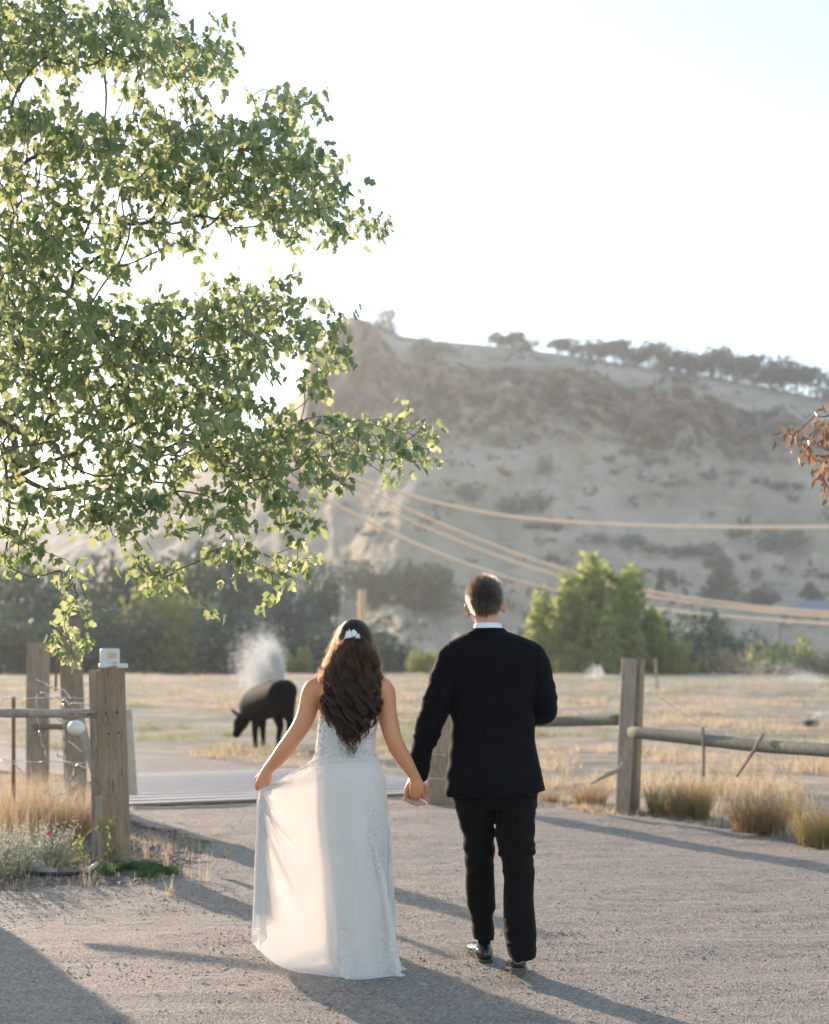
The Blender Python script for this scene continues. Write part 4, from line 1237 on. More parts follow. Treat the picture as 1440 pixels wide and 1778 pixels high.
# ---- cottage roof far right
b = hill_at(1410, 1088); s = b[1] / FPX
ct = empty('cottage', b, 'low cottage with a blue grey roof among shrubs at the far right', 'house')
w, d, h = 110 * s, 60 * s, 22 * s
mk('wall', *rbox(b + np.array([0, 0, h * .25]), w * .86, d * .8, h * 1.5, 0), simple('cottage_wall', (.30, .26, .22), .9), ct, smooth=False)
rv = np.array([(-w / 2, -d / 2, h), (w / 2, -d / 2, h), (w / 2, d / 2, h), (-w / 2, d / 2, h), (-w * .16, 0, h + 24 * s), (w * .16, 0, h + 24 * s)]) + b
mk('roof', rv, [(0, 1, 5, 4), (2, 3, 4, 5), (1, 2, 5), (3, 0, 4), (3, 2, 1, 0)], simple('roof_metal', (.16, .18, .22), .5, (.20, .22, .27), 2), ct, smooth=False)
for kx in (-.28, 0, .28): mk('window', *rbox(b + np.array([w * kx, -d * .4 - .03, h * .35]), w * .12, .10, h * .5, 0), simple('dark_glass', (.02, .02, .03), .1), ct, smooth=False)

# ---- grazing cow
YC = 22.5
cw = empty('cow', P(470, 1290, YC) * np.array([1, 1, 0]), 'black cow grazing in the dry pasture with its head down', 'cow')
def C3(px, py, dy): return P(px, py, YC + dy)
s_ = SDF(P(380, 1310, YC) - np.array([.1, 1.1, .05]), P(530, 1150, YC) + np.array([.1, 1.6, .1]), .014)
def cp(a, b, ra, rb, k=.06): s_.cap(C3(*a), C3(*b), ra, rb, k)
m_ = YC / FPX
# trunk: rump near, chest far and to the left
rows = [(488, 1206, -.30, 25), (482, 1211, -.1, 29), (471, 1216, .15, 31), (459, 1219, .40, 31), (447, 1222, .62, 29), (437, 1226, .80, 23)]
s_.path([(*C3(a, b, c), r * m_) for a, b, c, r in rows], .05)
cp((497, 1200, -.36), (494, 1222, -.34), 19 * m_, 17 * m_)
cp((474, 1196, .0), (448, 1204, .55), 14 * m_, 13 * m_)
cp((442, 1222, .78), (428, 1243, .98), 16 * m_, 11 * m_)                 # neck
cp((424, 1247, .98), (418, 1256, 1.0), 13.5 * m_, 13 * m_, .02); cp((418, 1257, .98), (411, 1274, .88), 12 * m_, 7.5 * m_, .03)   # head
for a, b in (((416, 1243, 1.02), (403, 1233, 1.1)), ((428, 1241, .9), (434, 1229, .82))): cp(a, b, 4.2 * m_, 2.2 * m_, .015)
def leg(rows): s_.path([(*C3(a, b, c), r * 1.2 * m_) for a, b, c, r in rows], .04)
leg([(498, 1222, -.42, 13), (501, 1240, -.46, 8.5), (504, 1254, -.34, 5.5), (502, 1270, -.36, 4), (501, 1284, -.36, 3.6), (500, 1288, -.40, 4.6)])
leg([(484, 1225, -.20, 13), (483, 1245, -.26, 8), (487, 1262, -.12, 5.2), (484, 1280, -.16, 3.8), (484, 1292, -.16, 3.6), (483, 1296, -.20, 4.6)])
leg([(446, 1236, .55, 9.5), (444, 1256, .5, 6), (443, 1272, .5, 4.4), (444, 1290, .52, 3.6), (443, 1296, .48, 4.6)])
leg([(455, 1238, .75, 9), (456, 1258, .75, 5.6), (457, 1274, .78, 4), (457, 1288, .80, 3.6), (456, 1291, .76, 4.4)])
V, F = s_.mesh()
M_cow = simple('black_hide', (.006, .0055, .0055), .8, (.011, .0095, .009), 18, .01, 60, spec=.08)
mk('body', V, F, M_cow, cw)
q = smoothline([C3(494, 1184, -.58), C3(500, 1196, -.66), C3(500, 1225, -.66), C3(499, 1246, -.62)], 5)
mk('tail', *tube(q, np.concatenate([np.linspace(.022, .012, len(q) - 4), [.016, .026, .024, .006]]), 8), M_cow, cw)

# dark rounded calf lying far right
CF = P(1409, 1257, 30.0)
cf = empty('calf', CF, 'small dark calf lying in the pasture above the right rail', 'calf')
s_ = SDF(CF - np.array([.4, .4, .3]), CF + np.array([.4, .4, .3]), .012)
s_.ell(CF + np.array([0, 0, .0]), (.16, .13, .09), .03); s_.cap(CF + np.array([-.1, 0, .03]), CF + np.array([-.17, -.03, -.02]), .05, .035, .03); s_.cap(CF + np.array([.1, -.03, -.0]), CF + np.array([.18, -.05, -.09]), .06, .03, .03)
V, F = s_.mesh(); mk('body', V, F, simple('calf_hide', (.012, .018, .03), .35, spec=.8), cf)

# ---- sprinklers: droplets thrown through the sun
def spray(name, n, base, tips, label, size, head=True, group='irrigation sprays'):
    r = np.random.default_rng(len(label))
    a = r.random(n); k = r.integers(0, len(tips), n); jt = r.normal(size=(n, 3))
    tp = np.array(tips)[k]; t = a ** .8
    C = base + (tp - base) * t[:, None]; R_ = np.linalg.norm(tp - base, axis=1)
    C[:, 2] -= 0.0
    C = C + jt * (R_ * (.02 + .13 * t))[:, None]
    C = C[C[:, 2] > .05]; n = len(C)
    ov = np.array([(1, 0, 0), (-1, 0, 0), (0, 1, 0), (0, -1, 0), (0, 0, 1), (0, 0, -1)], float); of = np.array([(0, 2, 4), (2, 1, 4), (1, 3, 4), (3, 0, 4), (2, 0, 5), (1, 2, 5), (3, 1, 5), (0, 3, 5)])
    sz = size * (.4 + r.random(n))
    V = (C[:, None] + ov[None] * sz[:, None, None]).reshape(-1, 3); F = (of[None] + 6 * np.arange(n)[:, None, None]).reshape(-1, 3)
    o = mk(name, V, F, M_drop); tag(o, label, kind='stuff')
m, nt, out = newmat('water_drop')
p = nt.nodes.new('ShaderNodeBsdfTranslucent'); p.inputs[0].default_value = (1, .99, .97, 1); d_ = nt.nodes.new('ShaderNodeBsdfDiffuse'); d_.inputs[0].default_value = (.9, .9, .9, 1)
mx = nt.nodes.new('ShaderNodeMixShader'); mx.inputs[0].default_value = .75; L(nt, d_.outputs[0], mx.inputs[1]); L(nt, p.outputs[0], mx.inputs[2]); L(nt, mx.outputs[0], out.inputs[0])
M_drop = m
YS = 48.0
spray('water_spray', 34000, P(490, 1186, YS), [P(px, py, YS + dy) for px, py, dy in [(470, 1128, 0), (460, 1112, 1), (448, 1108, 2), (438, 1116, 2), (428, 1132, 2), (420, 1158, 2), (425, 1172, 1), (436, 1140, 2), (445, 1150, 2), (478, 1142, 0), (472, 1132, 0), (466, 1122, 0), (482, 1154, 0), (476, 1140, 0), (430, 1182, 2), (450, 1180, 1)]], 'fan of sprinkler water glowing above the back of the cow', .013)
spray('water_spray', 900, P(1052, 1178, 80), [P(px, py, 80) for px, py in [(1040, 1158), (1030, 1156), (1022, 1162), (1018, 1172), (1030, 1170)]], 'small white puff of sprinkler water left of the tall right post', .022)
spray('water_spray', 2600, P(1440, 1189, 70), [P(px, py, 70) for px, py in [(1380, 1166), (1330, 1152), (1290, 1148), (1260, 1156), (1240, 1170)]], 'long low arc of sprinkler water at the right edge', .016)
spray('water_spray', 300, P(1409, 1246, 31), [P(px, py, 31) for px, py in [(1425, 1238), (1440, 1232), (1455, 1240)]], 'thin sprinkler mist beside the lying calf', .006)
for i, (px, py, Y, lb) in enumerate([(490, 1186, YS, 'thin sprinkler riser behind the cow'), (1052, 1178, 80, 'sprinkler riser left of the tall right post')]):
    c = P(px, py, Y); sp = empty('sprinkler', (c[0], c[1], 0), lb, 'sprinkler', 'irrigation sprinklers')
    mk('riser', *tube([(c[0], c[1], -.05), (c[0], c[1], c[2] - .03)], .02, 6), M_metal, sp); mk('nozzle', *tube([(c[0] + .03, c[1], c[2] - .04), c + np.array([-.05, 0, .02])], [.035, .02], 8), M_metal, sp)

# ---- hose, rocks
q = smoothline([P(-120, 1500, 9.9), G(-40, 1512), G(0, 1521), G(50, 1528), G(105, 1530), G(150, 1526), G(172, 1517)], 8); q[:, 2] = gz(q[:, 0], q[:, 1]) + .02; q[-8:, 2] += np.linspace(0, .03, 8)
hs = empty('garden_hose', q[20], 'black irrigation hose lying curved on the dirt at the left', 'hose')
mk('tube', *tube(q[:-8], .0135, 10, caps=False), simple('black_rubber', (.012, .012, .014), .35), hs)
mk('coupling', *tube(q[-10:-1], .0155, 10), M_metal, hs)
mk('end_piece', *tube(q[-2:] + np.array([[0, 0, 0], [.02, .01, .006]]), .012, 8), simple('red_plastic', (.5, .14, .08), .5), hs)
def rock(px, py, sx, sy, sz, label, seed):
    import bmesh
    b = G(px, py); b[2] = gz(b[0], b[1]) + sz * .25
    bm = bmesh.new(); bmesh.ops.create_icosphere(bm, subdivisions=3, radius=1)
    V = np.array([tuple(v.co) for v in bm.verts]); F = [[v.index for v in f.verts] for f in bm.faces]; bm.free()
    V = V * (1 + .28 * vnoise(V[:, 0] * 1.3 + seed, V[:, 1] * 1.3, V[:, 2] * 1.3) + .08 * vnoise(V[:, 0] * 4 + seed, V[:, 1] * 4, V[:, 2] * 4))[:, None]
    V = np.clip(V, -.85, .85)
    o = mk('rock', V * np.array([sx, sy, sz]) + b, F, M_rockm, None, smooth=False); tag(o, label, 'rock', 'rocks on the dirt verge')
M_rockm = simple('field_stone', (.30, .27, .25), .9, (.44, .40, .36), 6, .01, 30)
rock(58, 1520, .085, .07, .06, 'angular grey rock just above the hose', 1)
rock(84, 1524, .07, .06, .03, 'flat pale rock touching the hose', 2)
rock(112, 1547, .06, .05, .018, 'flat pale stone in front of the hose', 3)
rock(238, 1532, .028, .022, .014, 'small whitish stone at the front of the green mat', 4)
rock(228, 1507, .075, .03, .012, 'thin pale flat stone behind the green mat', 5)
rock(270, 1540, .045, .02, .01, 'small flat stone right of the green mat', 6)
rock(30, 1556, .025, .02, .012, 'tiny stone at the left edge of the gravel', 7)
# ================================================================== THE COUPLE
def mat_skin(name, c1, c2, tint):
    m, nt, out = newmat(name)
    v = coords(nt)
    a = noise(nt, v, 9, 4, .6); b = noise(nt, v, 260, 3, .6)
    c = ramp(nt, a, [(.3, c1), (.7, c2)])
    p = principled(nt, out, c, .46, bump(nt, b, .35, .001), .4)
    p.inputs['Subsurface Weight'].default_value = .22
    p.inputs['Subsurface Radius'].default_value = tint
    p.inputs['Subsurface Scale'].default_value = .012
    return m
M_skin_b = mat_skin('warm_tan_skin', (.58, .245, .12), (.66, .30, .155), (1.0, .30, .11))
M_skin_g = mat_skin('fair_skin', (.50, .27, .19), (.60, .34, .24), (1.0, .30, .15))
M_nail = simple('nail', (.70, .42, .36), .25)
M_eye = simple('eye', (.7, .68, .65), .15)

def hair_mat(name, melanin, red, rough, radial=.3, coat=0.0):
    m, nt, out = newmat(name)
    h = nt.nodes.new('ShaderNodeBsdfHairPrincipled')
    h.parametrization = 'COLOR'
    hi = nt.nodes.new('ShaderNodeHairInfo'); cc = ramp(nt, hi.outputs['Random'], [(0, tuple(q * .35 for q in melanin)), (.6, melanin), (1, tuple(min(q * red, 1) for q in melanin))]); L(nt, mixc(nt, 1.0, cc, ramp(nt, noise(nt, coords(nt, (1.6, 1, .45)), 70, 3, .6), [(.38, .35), (.62, 1.7)]), 'MULTIPLY'), h.inputs['Color']); h.inputs['IOR'].default_value = 1.45
    h.inputs['Roughness'].default_value = rough
    h.inputs['Radial Roughness'].default_value = radial
    L(nt, h.outputs[0], out.inputs[0]); return m

def hair_curves(name, strands, r0, r1, mat, parent):
    """strands (n, k, 3)"""
    n, k = strands.shape[:2]
    hc = bpy.data.hair_curves.new(name)
    hc.add_curves([k] * n)
    co = (strands - WB[parent.name]).astype(np.float32)
    hc.attributes['position'].data.foreach_set('vector', co.ravel())
    ra = hc.attributes.get('radius') or hc.attributes.new('radius', 'FLOAT', 'POINT')
    rr = np.tile(np.linspace(r0, r1, k, dtype=np.float32), n)
    ra.data.foreach_set('value', rr)
    hc.materials.append(mat)
    o = bpy.data.objects.new(name, hc); COL.objects.link(o); o.parent = parent
    WB[o.name] = WB[parent.name]
    return o

# ------------------------------------------------------------------ fabric simulation of the skirt (position based, on a polar grid)
YB = 6.65
mb = YB / FPX                      # metres per photo pixel at the bride
def X_(px, Y=YB): return (px - CX) * Y / FPX
def Z_(py, Y=YB): return EYE - (py - HOR) * Y / FPX
zc = np.array([-.1, 0, .25, .50, .75, .92, 1.0, 1.045]); xc = np.array([-.262, -.262, -.27, -.285, -.298, -.306, -.318, -.323])
rxc = np.array([.150, .150, .152, .160, .172, .170, .150, .134]); ryc = np.array([.19, .19, .18, .165, .145, .135, .115, .100])
def body_sec(z): return np.interp(z, zc, xc), np.interp(z, zc, rxc), np.interp(z, zc, ryc)
HAND_L = np.array([X_(455), YB - .03, Z_(1370)])
def sim_skirt():
    Nn, M = 132, 52
    Lg = 1.035
    v = np.arange(M) / (M - 1)
    hemC, waC = 4.2, .84
    circ = waC + (hemC - waC) * v ** 1.0
    a = np.arange(Nn) / Nn * 2 * math.pi
    A, Vv = np.meshgrid(a, v)
    z = 1.045 - Lg * Vv * .97
    z = np.maximum(z, .04)
    cx, rx, ry = body_sec(z)
    flare = Vv * .10
    pl = .02 * Vv * np.sin(A * 17 + 2 * np.sin(A * 3)) + .008 * np.sin(A * 41 + 1)*Vv
    P0 = np.stack([cx + (rx + .006 + flare + pl) * np.cos(A), YB + (ry + .006 + flare * .8 + pl) * np.sin(A), z], -1)
    p = P0.copy(); vel = np.zeros_like(p)
    rc = (circ / Nn)[:, None]; rv = Lg / (M - 1)
    w = np.ones((M, Nn)); w[0] = 0
    gi0, gi1 = int(M * .29), int(M * .50)            # the handful of cloth she holds
    ang = math.pi + .15
    gj = np.where(np.abs((a - ang + math.pi) % (2 * math.pi) - math.pi) < .62)[0]
    ii, jj = np.meshgrid(np.arange(gi0, gi1), gj, indexing='ij')
    w[ii, jj] = 0
    gstart = p[ii, jj].copy()
    r = np.random.default_rng(5)
    th = (jj - jj.mean()) / (np.ptp(jj) / 2 + 1e-9)
    goal = HAND_L + np.stack([.010 * np.sin(th * 9) - .010 * th * 0, .016 * th + .010 * np.cos(th * 11), -.0035 * (ii - gi0) - .006 * np.abs(th)], -1)
    da = np.maximum(np.abs((A - ang + math.pi) % (2 * math.pi) - math.pi) - .62, 0) * (circ[:, None] / (2 * math.pi))
    dv = np.maximum(np.maximum(gi0 / (M - 1.0) - Vv, Vv - (gi1 - 1) / (M - 1.0)), 0) * Lg
    hmax = np.sqrt(da ** 2 + dv ** 2) * 1.02 + .035
    dt = .022; steps = 230
    def pair(sa, sb, rest, stiff, comp=1.0):
        d = p[sb] - p[sa]; l = np.sqrt((d ** 2).sum(-1)) + 1e-9
        wa, wb = w[sa], w[sb]; ws = wa + wb
        e = (l - rest); e = np.where(e < 0, e * comp, e)
        c = np.where(ws > 0, stiff * e / l / np.maximum(ws, 1e-9), 0)[..., None] * d
        p[sa] += c * wa[..., None]; p[sb] -= c * wb[..., None]
    colr = np.arange(Nn)
    E, O = colr[0::2], colr[1::2]
    legs = [(np.array([-.34, YB + .22, .10]), np.array([-.30, YB + .02, .85]), .075)]
    for st in range(steps):
        t = min(1.0, st / 70.0); t = t * t * (3 - 2 * t)
        vel *= .985 if st < 150 else .95
        vel[..., 2] -= 9.8 * dt
        vel *= w[..., None]
        old = p.copy()
        p += vel * dt
        p[ii, jj] = gstart * (1 - t) + goal * t + np.array([0, 0, .12 * math.sin(t * math.pi)])
        for it in range(9):
            for s_, o_ in ((0, 1), (1, 2)):        # along rows (around): even pairs, odd pairs
                ja = colr[s_::2]; jb = (ja + 1) % Nn
                pair((slice(None), ja), (slice(None), jb), rc, 1.0, .35)
            for s_ in (0, 1):
                ia = np.arange(s_, M - 1, 2)
                pair((ia, slice(None)), (ia + 1, slice(None)), rv, 1.0, .8)
            for s_ in (0, 1):
                ia = np.arange(s_, M - 1, 2)
                dg = np.sqrt(rv ** 2 + rc[ia] ** 2)
                p_roll = np.roll(colr, -1)
                for jo in (0, 1):
                    ja = colr[jo::2]; jb = p_roll[jo::2]
                    pair((ia[:, None], ja[None]), (ia[:, None] + 1, jb[None]), dg, .25, .3)
                    pair((ia[:, None], jb[None]), (ia[:, None] + 1, ja[None]), dg, .25, .3)
            if it % 3 == 0:      # bending
                for s_ in range(4):
                    ja = colr[s_::4]; pair((slice(None), ja), (slice(None), (ja + 2) % Nn), rc * 2, .10, 1.0 if False else .5)
                for s_ in range(4):
                    ia = np.arange(s_, M - 2, 4)
                    if len(ia): pair((ia, slice(None)), (ia + 2, slice(None)), rv * 2, .22, .6)
            if it % 2 == 0:      # no stretching: nothing may be farther from where it is held than the cloth between
                d = p - p[0:1]; l = np.sqrt((d ** 2).sum(-1)) + 1e-9; mx_ = Vv * Lg * 1.01 + 1e-6
                f = np.minimum(1, mx_ / l); f = np.where(w > 0, f, 1); p[:] = p[0:1] + d * f[..., None]
                if t > .5:
                    d = p - HAND_L; l = np.sqrt((d ** 2).sum(-1)) + 1e-9; f = np.minimum(1, (hmax + (1 - t) * .8) / l); f = np.where(w > 0, f, 1); p[:] = HAND_L + d * f[..., None]
            # body
            cx, rx, ry = body_sec(p[..., 2]); rx = rx + .004; ry = ry + .004
            dx, dy = p[..., 0] - cx, p[..., 1] - YB
            q = np.sqrt((dx / rx) ** 2 + (dy / ry) ** 2); m = (q < 1) & (w > 0)
            f = np.where(m, 1 / np.maximum(q, .05), 1)
            p[..., 0] = cx + dx * f; p[..., 1] = YB + dy * f
            g = p[..., 2] < .032
            p[..., 2] = np.where(g, .032, p[..., 2])
        g = (p[..., 2] < .034)[..., None]
        p[..., :2] = np.where(g, old[..., :2] * .8 + p[..., :2] * .2, p[..., :2])
        vel = (p - old) / dt
        sp = np.sqrt((vel ** 2).sum(-1, keepdims=True)); vel *= np.minimum(1, 3.0 / (sp + 1e-9))
    return p
def refine(p, k):
    """periodic around, open along: Catmull-Rom upsampling of the simulated cloth"""
    def up(q, per):
        n = len(q)
        if per: idx = lambda o: q[(np.arange(n) + o) % n]
        else:
            e = np.concatenate([2 * q[:1] - q[1:2], q, 2 * q[-1:] - q[-2:-1]]); 
        out = []
        if per: A, B, C_, D_ = idx(-1), idx(0), idx(1), idx(2)
        else: A, B, C_, D_ = e[:-3], e[1:-2], e[2:-1], e[3:]
        for t in np.arange(k) / k:
            out.append(.5 * (2 * B + (C_ - A) * t + (2 * A - 5 * B + 4 * C_ - D_) * t * t + (3 * B - A - 3 * C_ + D_) * t ** 3))
        o = np.stack(out, 1).reshape(-1, *q.shape[1:])
        return o if per else np.concatenate([o, q[-1:]])
    q = up(p, False)
    return np.swapaxes(up(np.swapaxes(q, 0, 1), True), 0, 1)
def grid_faces(M, Nn, per=True):
    i, j = np.meshgrid(np.arange(M - 1), np.arange(Nn if per else Nn - 1), indexing='ij'); i, j = i.ravel(), j.ravel(); k = (j + 1) % Nn
    return np.stack([i * Nn + j, (i + 1) * Nn + j, (i + 1) * Nn + k, i * Nn + k], 1)

# ------------------------------------------------------------------ BRIDE
bride = empty('person', (-.30, YB, 0), 'woman with long wavy dark hair in a strapless white wedding dress, lifting its skirt', 'person')
s = SDF((-.84, YB - .24, -.02), (.10, YB + .34, 1.72), .004)
def B(px, py, dy=0.0): return P(px, py, YB + dy)
# torso
def brow(py, l, r, ry, cy=0.0): return (Z_(py), X_((l + r) / 2), YB + cy, (r - l) / 2 * mb, ry)
TORSO_B = [brow(1178, 578, 652, .052, .01), brow(1188, 556, 664, .068, .005), brow(1205, 553, 667, .082, .005), brow(1225, 555, 663, .092, .01), brow(1243, 556, 657, .098, .015), brow(1262, 554, 653, .098, .015),
           brow(1285, 552, 650, .092, .008), brow(1305, 550, 651, .094, 0), brow(1330, 553, 655, .088, -.0), brow(1360, 556, 660, .10, -.0), brow(1390, 560, 658, .10, 0), brow(1420, 566, 650, .09, 0)]
s.vloft(TORSO_B, .02, 2.15)
for sx, cxp in ((-1, 574), (1, 638)):     # shoulder blades, bust
    s.ell(B(cxp, 1205, -.058), (.045, .02, .06), .03); s.ell(B(606 + sx * 24, 1232, .085), (.052, .05, .055), .03)
s.cap(B(612, 1165, .0), B(612, 1192, .01), .047, .060, .03)
s.cap(B(612, 1185, .005), B(556, 1190, .0), .040, .036, .04); s.cap(B(612, 1185, .005), B(662, 1190, .0), .040, .036, .04)
s.cap(B(613, 1130, .0), B(612, 1180, .0), .047, .050, .02)
# head, turned a little to the right
hc_ = B(616, 1112, .01)
s.ell(hc_, (.070, .090, .088), .02, yaw=-.2); s.ell(hc_ + np.array([.015, .045, -.06]), (.052, .05, .058), .03)
s.cap(hc_ + np.array([.022, .095, -.02]), hc_ + np.array([.026, .112, -.045]), .009, .013, .012)      # nose
s.ell(hc_ + np.array([.024, .098, -.075]), (.022, .012, .010), .008)                               # lips
s.ell(hc_ + np.array([.022, .088, -.108]), (.02, .018, .014), .015)                                # chin
for sx in (-1, 1):
    s.ell(hc_ + np.array([.02 + sx * .029, .098, -.012]), (.016, .014, .010), .008, '-'); s.ell(hc_ + np.array([.012 + sx * .068, .005, -.035]), (.008, .018, .028), .006)
# arms
def limb(rows, k=.02): s.path([(*B(a, b, c), r * mb) for a, b, c, r in rows], k)
limb([(555, 1192, .0, 16.5), (544, 1198, .0, 17.5), (539, 1212, .0, 17), (535, 1232, 0, 16.8), (528, 1252, -.01, 16.2), (516, 1272, -.02, 14.6), (507, 1284, -.02, 14.0), (495, 1301, -.015, 14.2), (481, 1319, -.01, 12.2), (468, 1333, 0, 9.5), (462, 1341, 0, 8.6)], .012)
limb([(660, 1192, .0, 16.5), (668, 1199, .0, 17.2), (671, 1214, .0, 16.8), (672, 1234, 0, 16.4), (676, 1255, -.01, 16), (681, 1275, -.02, 15), (686, 1290, -.02, 14.4), (694, 1305, -.01, 14.2), (706, 1324, .0, 12.2), (716, 1341, .02, 9.6), (722, 1351, .03, 8.8)], .012)
# legs inside the skirt
s.path([(*B(580, 1400, .0), .085), (*B(583, 1480, .03), .070), (*B(588, 1530, .06), .05), (*B(590, 1570, .06), .052), (*B(592, 1660, .02), .033), (*B(592, 1680, .02), .034)], .03)
s.path([(*B(634, 1400, .0), .085), (*B(636, 1480, .0), .070), (*B(638, 1530, -.0), .05), (*B(640, 1570, -.03), .052), (*B(642, 1655, -.08), .033), (*B(642, 1672, -.08), .034)], .03)
for c in (B(592, 1688, .05), B(642, 1684, -.05)): s.cap(c + np.array([0, -.03, 0.02]), c + np.array([0, .13, -.0]), .03, .02, .02)
# left hand gathering the skirt: back of the hand towards us, index at the left
palm = [(463, 1340, 0, 8.8), (459, 1348, -.004, 10.0), (456, 1356, -.006, 10.5)]
s.path([(*B(a, b, c), r * mb * .82) for a, b, c, r in [(460, 1342, 0, 8.6), (455, 1350, -.004, 8.2), (451, 1358, -.006, 6.8)]], .008)
s.path([(*B(a, b, c), r * mb * .82) for a, b, c, r in [(465, 1342, 0, 8.6), (465, 1351, -.002, 8.2), (465, 1360, -.002, 6.8)]], .008)
def finger(pts, r0, r1, k=.004):
    n = len(pts); q = [(*B(a, b, c), r0 + (r1 - r0) * i / (n - 1)) for i, (a, b, c) in enumerate(pts)]
    s.path(q, k, sm=3)
finger([(450, 1354, -.008), (446.5, 1361, -.012), (446, 1367, -.002), (448, 1371, .012)], .0095, .0070)
finger([(455, 1357, -.010), (452.5, 1368, -.016), (451, 1377, -.008), (452, 1382, .004)], .0098, .0068)
finger([(460.5, 1357, -.010), (459.5, 1368, -.016), (457, 1376, -.008), (455, 1381, .004)], .0094, .0066)
finger([(466, 1357, -.006), (467, 1364, -.010), (464.5, 1370, .002), (461, 1373, .012)], .0086, .0062)
finger([(452, 1346, .012), (446.5, 1352, .022), (446, 1361, .026), (449, 1369, .022)], .0105, .0078)
# right hand, fingers laced forward through his: back of the hand towards us
s.path([(*B(a, b, c), r * mb * .84) for a, b, c, r in [(722, 1353, .03, 8.6), (720, 1363, .028, 9.0), (718, 1372, .03, 8.2)]], .008)
s.path([(*B(a, b, c), r * mb * .84) for a, b, c, r in [(724, 1353, .03, 8.6), (729, 1363, .028, 9.2), (731, 1371, .03, 8.2)]], .008)
finger([(714.5, 1374, .026), (714, 1380, .034), (717, 1383, .05), (719, 1380, .066)], .0082, .0062)
finger([(720.5, 1376, .024), (720.5, 1382, .034), (723, 1385, .05), (725, 1381, .068)], .0092, .0068)
finger([(727, 1375, .024), (727.5, 1381.5, .034), (729.5, 1384, .05), (731, 1380, .068)], .0094, .0068)
finger([(733, 1372, .026), (735, 1378, .036), (735.5, 1381, .05), (735, 1377, .066)], .0092, .0066)
finger([(729, 1360, .034), (738, 1364, .040), (741, 1370, .044), (741, 1376, .05)], .0100, .0072)
# creases: armpit, elbows, spine
s.add(lambda x, y, z: .0035 * np.exp(-(((x - B(612, 0)[0]) / .007) ** 2)) * (y < YB) * (z > 1.05), lo=(-.4, YB - .2, 1.0), hi=(-.2, YB, 1.45))
for a, b in ((B(505, 1278, -.05), B(527, 1284, -.05)), (B(674, 1296, -.05), B(688, 1291, -.05))): s.cap(a, b, .0022, .0022, .007, '-')
V, F = s.mesh(); body_b = mk('body', V, F, M_skin_b, bride)
for sx in (-1, 1):
    c = hc_ + np.array([.02 + sx * .028, .084, -.012]); a = []
    for b in np.linspace(.05, math.pi - .05, 8):
        for t in np.linspace(0, 2 * math.pi, 12, endpoint=False): a.append(c + .0115 * np.array([math.cos(t) * math.sin(b), math.sin(t) * math.sin(b), math.cos(b)]))
    mk('eye', a, [(i * 12 + j, i * 12 + (j + 1) % 12, (i + 1) * 12 + (j + 1) % 12, (i + 1) * 12 + j) for i in range(7) for j in range(12)], M_eye, bride)
# ring
q = [B(457.8, 1371, -.010) + .0082 * np.array([math.cos(t), math.sin(t), .25 * math.cos(t)]) for t in np.linspace(0, 2 * math.pi, 20)]
ring = mk('ring', *tube(q, .0012, 6), simple('silver', (.9, .9, .92), .15, Metallic=1.0), bride)
sub('stone', *rbox(B(458.6, 1371, -.010) + np.array([0, -.0105, 0]), .006, .004, .006, .001), simple('diamond', (.95, .95, 1), .05, spec=1.0), ring, smooth=False)

# bodice: lace over nude mesh, cut straight with a dip at the back
def mat_lace(name, base, lace, scale, thr, wid=.18, tr=.15, stretch=(1, 1, 1)):
    m, nt, out = newmat(name)
    v = coords(nt, stretch)
    w = nt.nodes.new('ShaderNodeTexWave'); w.wave_type = 'RINGS'; w.rings_direction = 'SPHERICAL'
    vo = nt.nodes.new('ShaderNodeTexVoronoi'); vo.inputs['Scale'].default_value = scale; vo.inputs['Randomness'].default_value = 1.0
    d = noise(nt, v, scale * .8, 3, .5)
    mpv = nt.nodes.new('ShaderNodeVectorMath'); mpv.operation = 'MULTIPLY_ADD'
    cmb = nt.nodes.new('ShaderNodeCombineXYZ'); L(nt, d, cmb.inputs[0]); L(nt, d, cmb.inputs[2])
    L(nt, cmb.outputs[0], mpv.inputs[0]); mpv.inputs[1].default_value = (.05, .05, .05); L(nt, v, mpv.inputs[2])
    L(nt, mpv.outputs[0], vo.inputs['Vector'])
    vo.feature = 'DISTANCE_TO_EDGE'
    petals = ramp(nt, vo.outputs['Distance'], [(thr, 1.0), (thr + .05, 0.0)])
    vo2 = nt.nodes.new('ShaderNodeTexVoronoi'); vo2.inputs['Scale'].default_value = scale * 3.1; L(nt, mpv.outputs[0], vo2.inputs['Vector']); vo2.feature = 'DISTANCE_TO_EDGE'
    fine = ramp(nt, vo2.outputs['Distance'], [(.05, 1.0), (.10, 0.0)])
    big = ramp(nt, noise(nt, v, scale * .33, 3, .6), [(.42, 0.0), (.56, 1.0)])
    lm = math_n(nt, 'MAXIMUM', petals, math_n(nt, 'MULTIPLY', fine, big))
    c = mixc(nt, lm, base, lace)
    p = principled(nt, None, c, .62, bump(nt, lm, .8, .0022), .35)
    t = nt.nodes.new('ShaderNodeBsdfTranslucent'); L(nt, c, t.inputs[0])
    mx = nt.nodes.new('ShaderNodeMixShader'); mx.inputs[0].default_value = tr
    L(nt, p.outputs[0], mx.inputs[1]); L(nt, t.outputs[0], mx.inputs[2]); L(nt, mx.outputs[0], out.inputs[0])
    return m
M_bod = mat_lace('lace_bodice', (.50, .42, .40), (.86, .84, .84), 46, .09, tr=.12)
s = SDF((-.50, YB - .22, .98), (-.10, YB + .22, 1.30), .0035)
s.vloft([r for r in TORSO_B], .01, 2.15, grow=.0055)
for sx in (-1, 1): s.ell(B(606 + sx * 24, 1232, .088), (.056, .054, .060), .03)
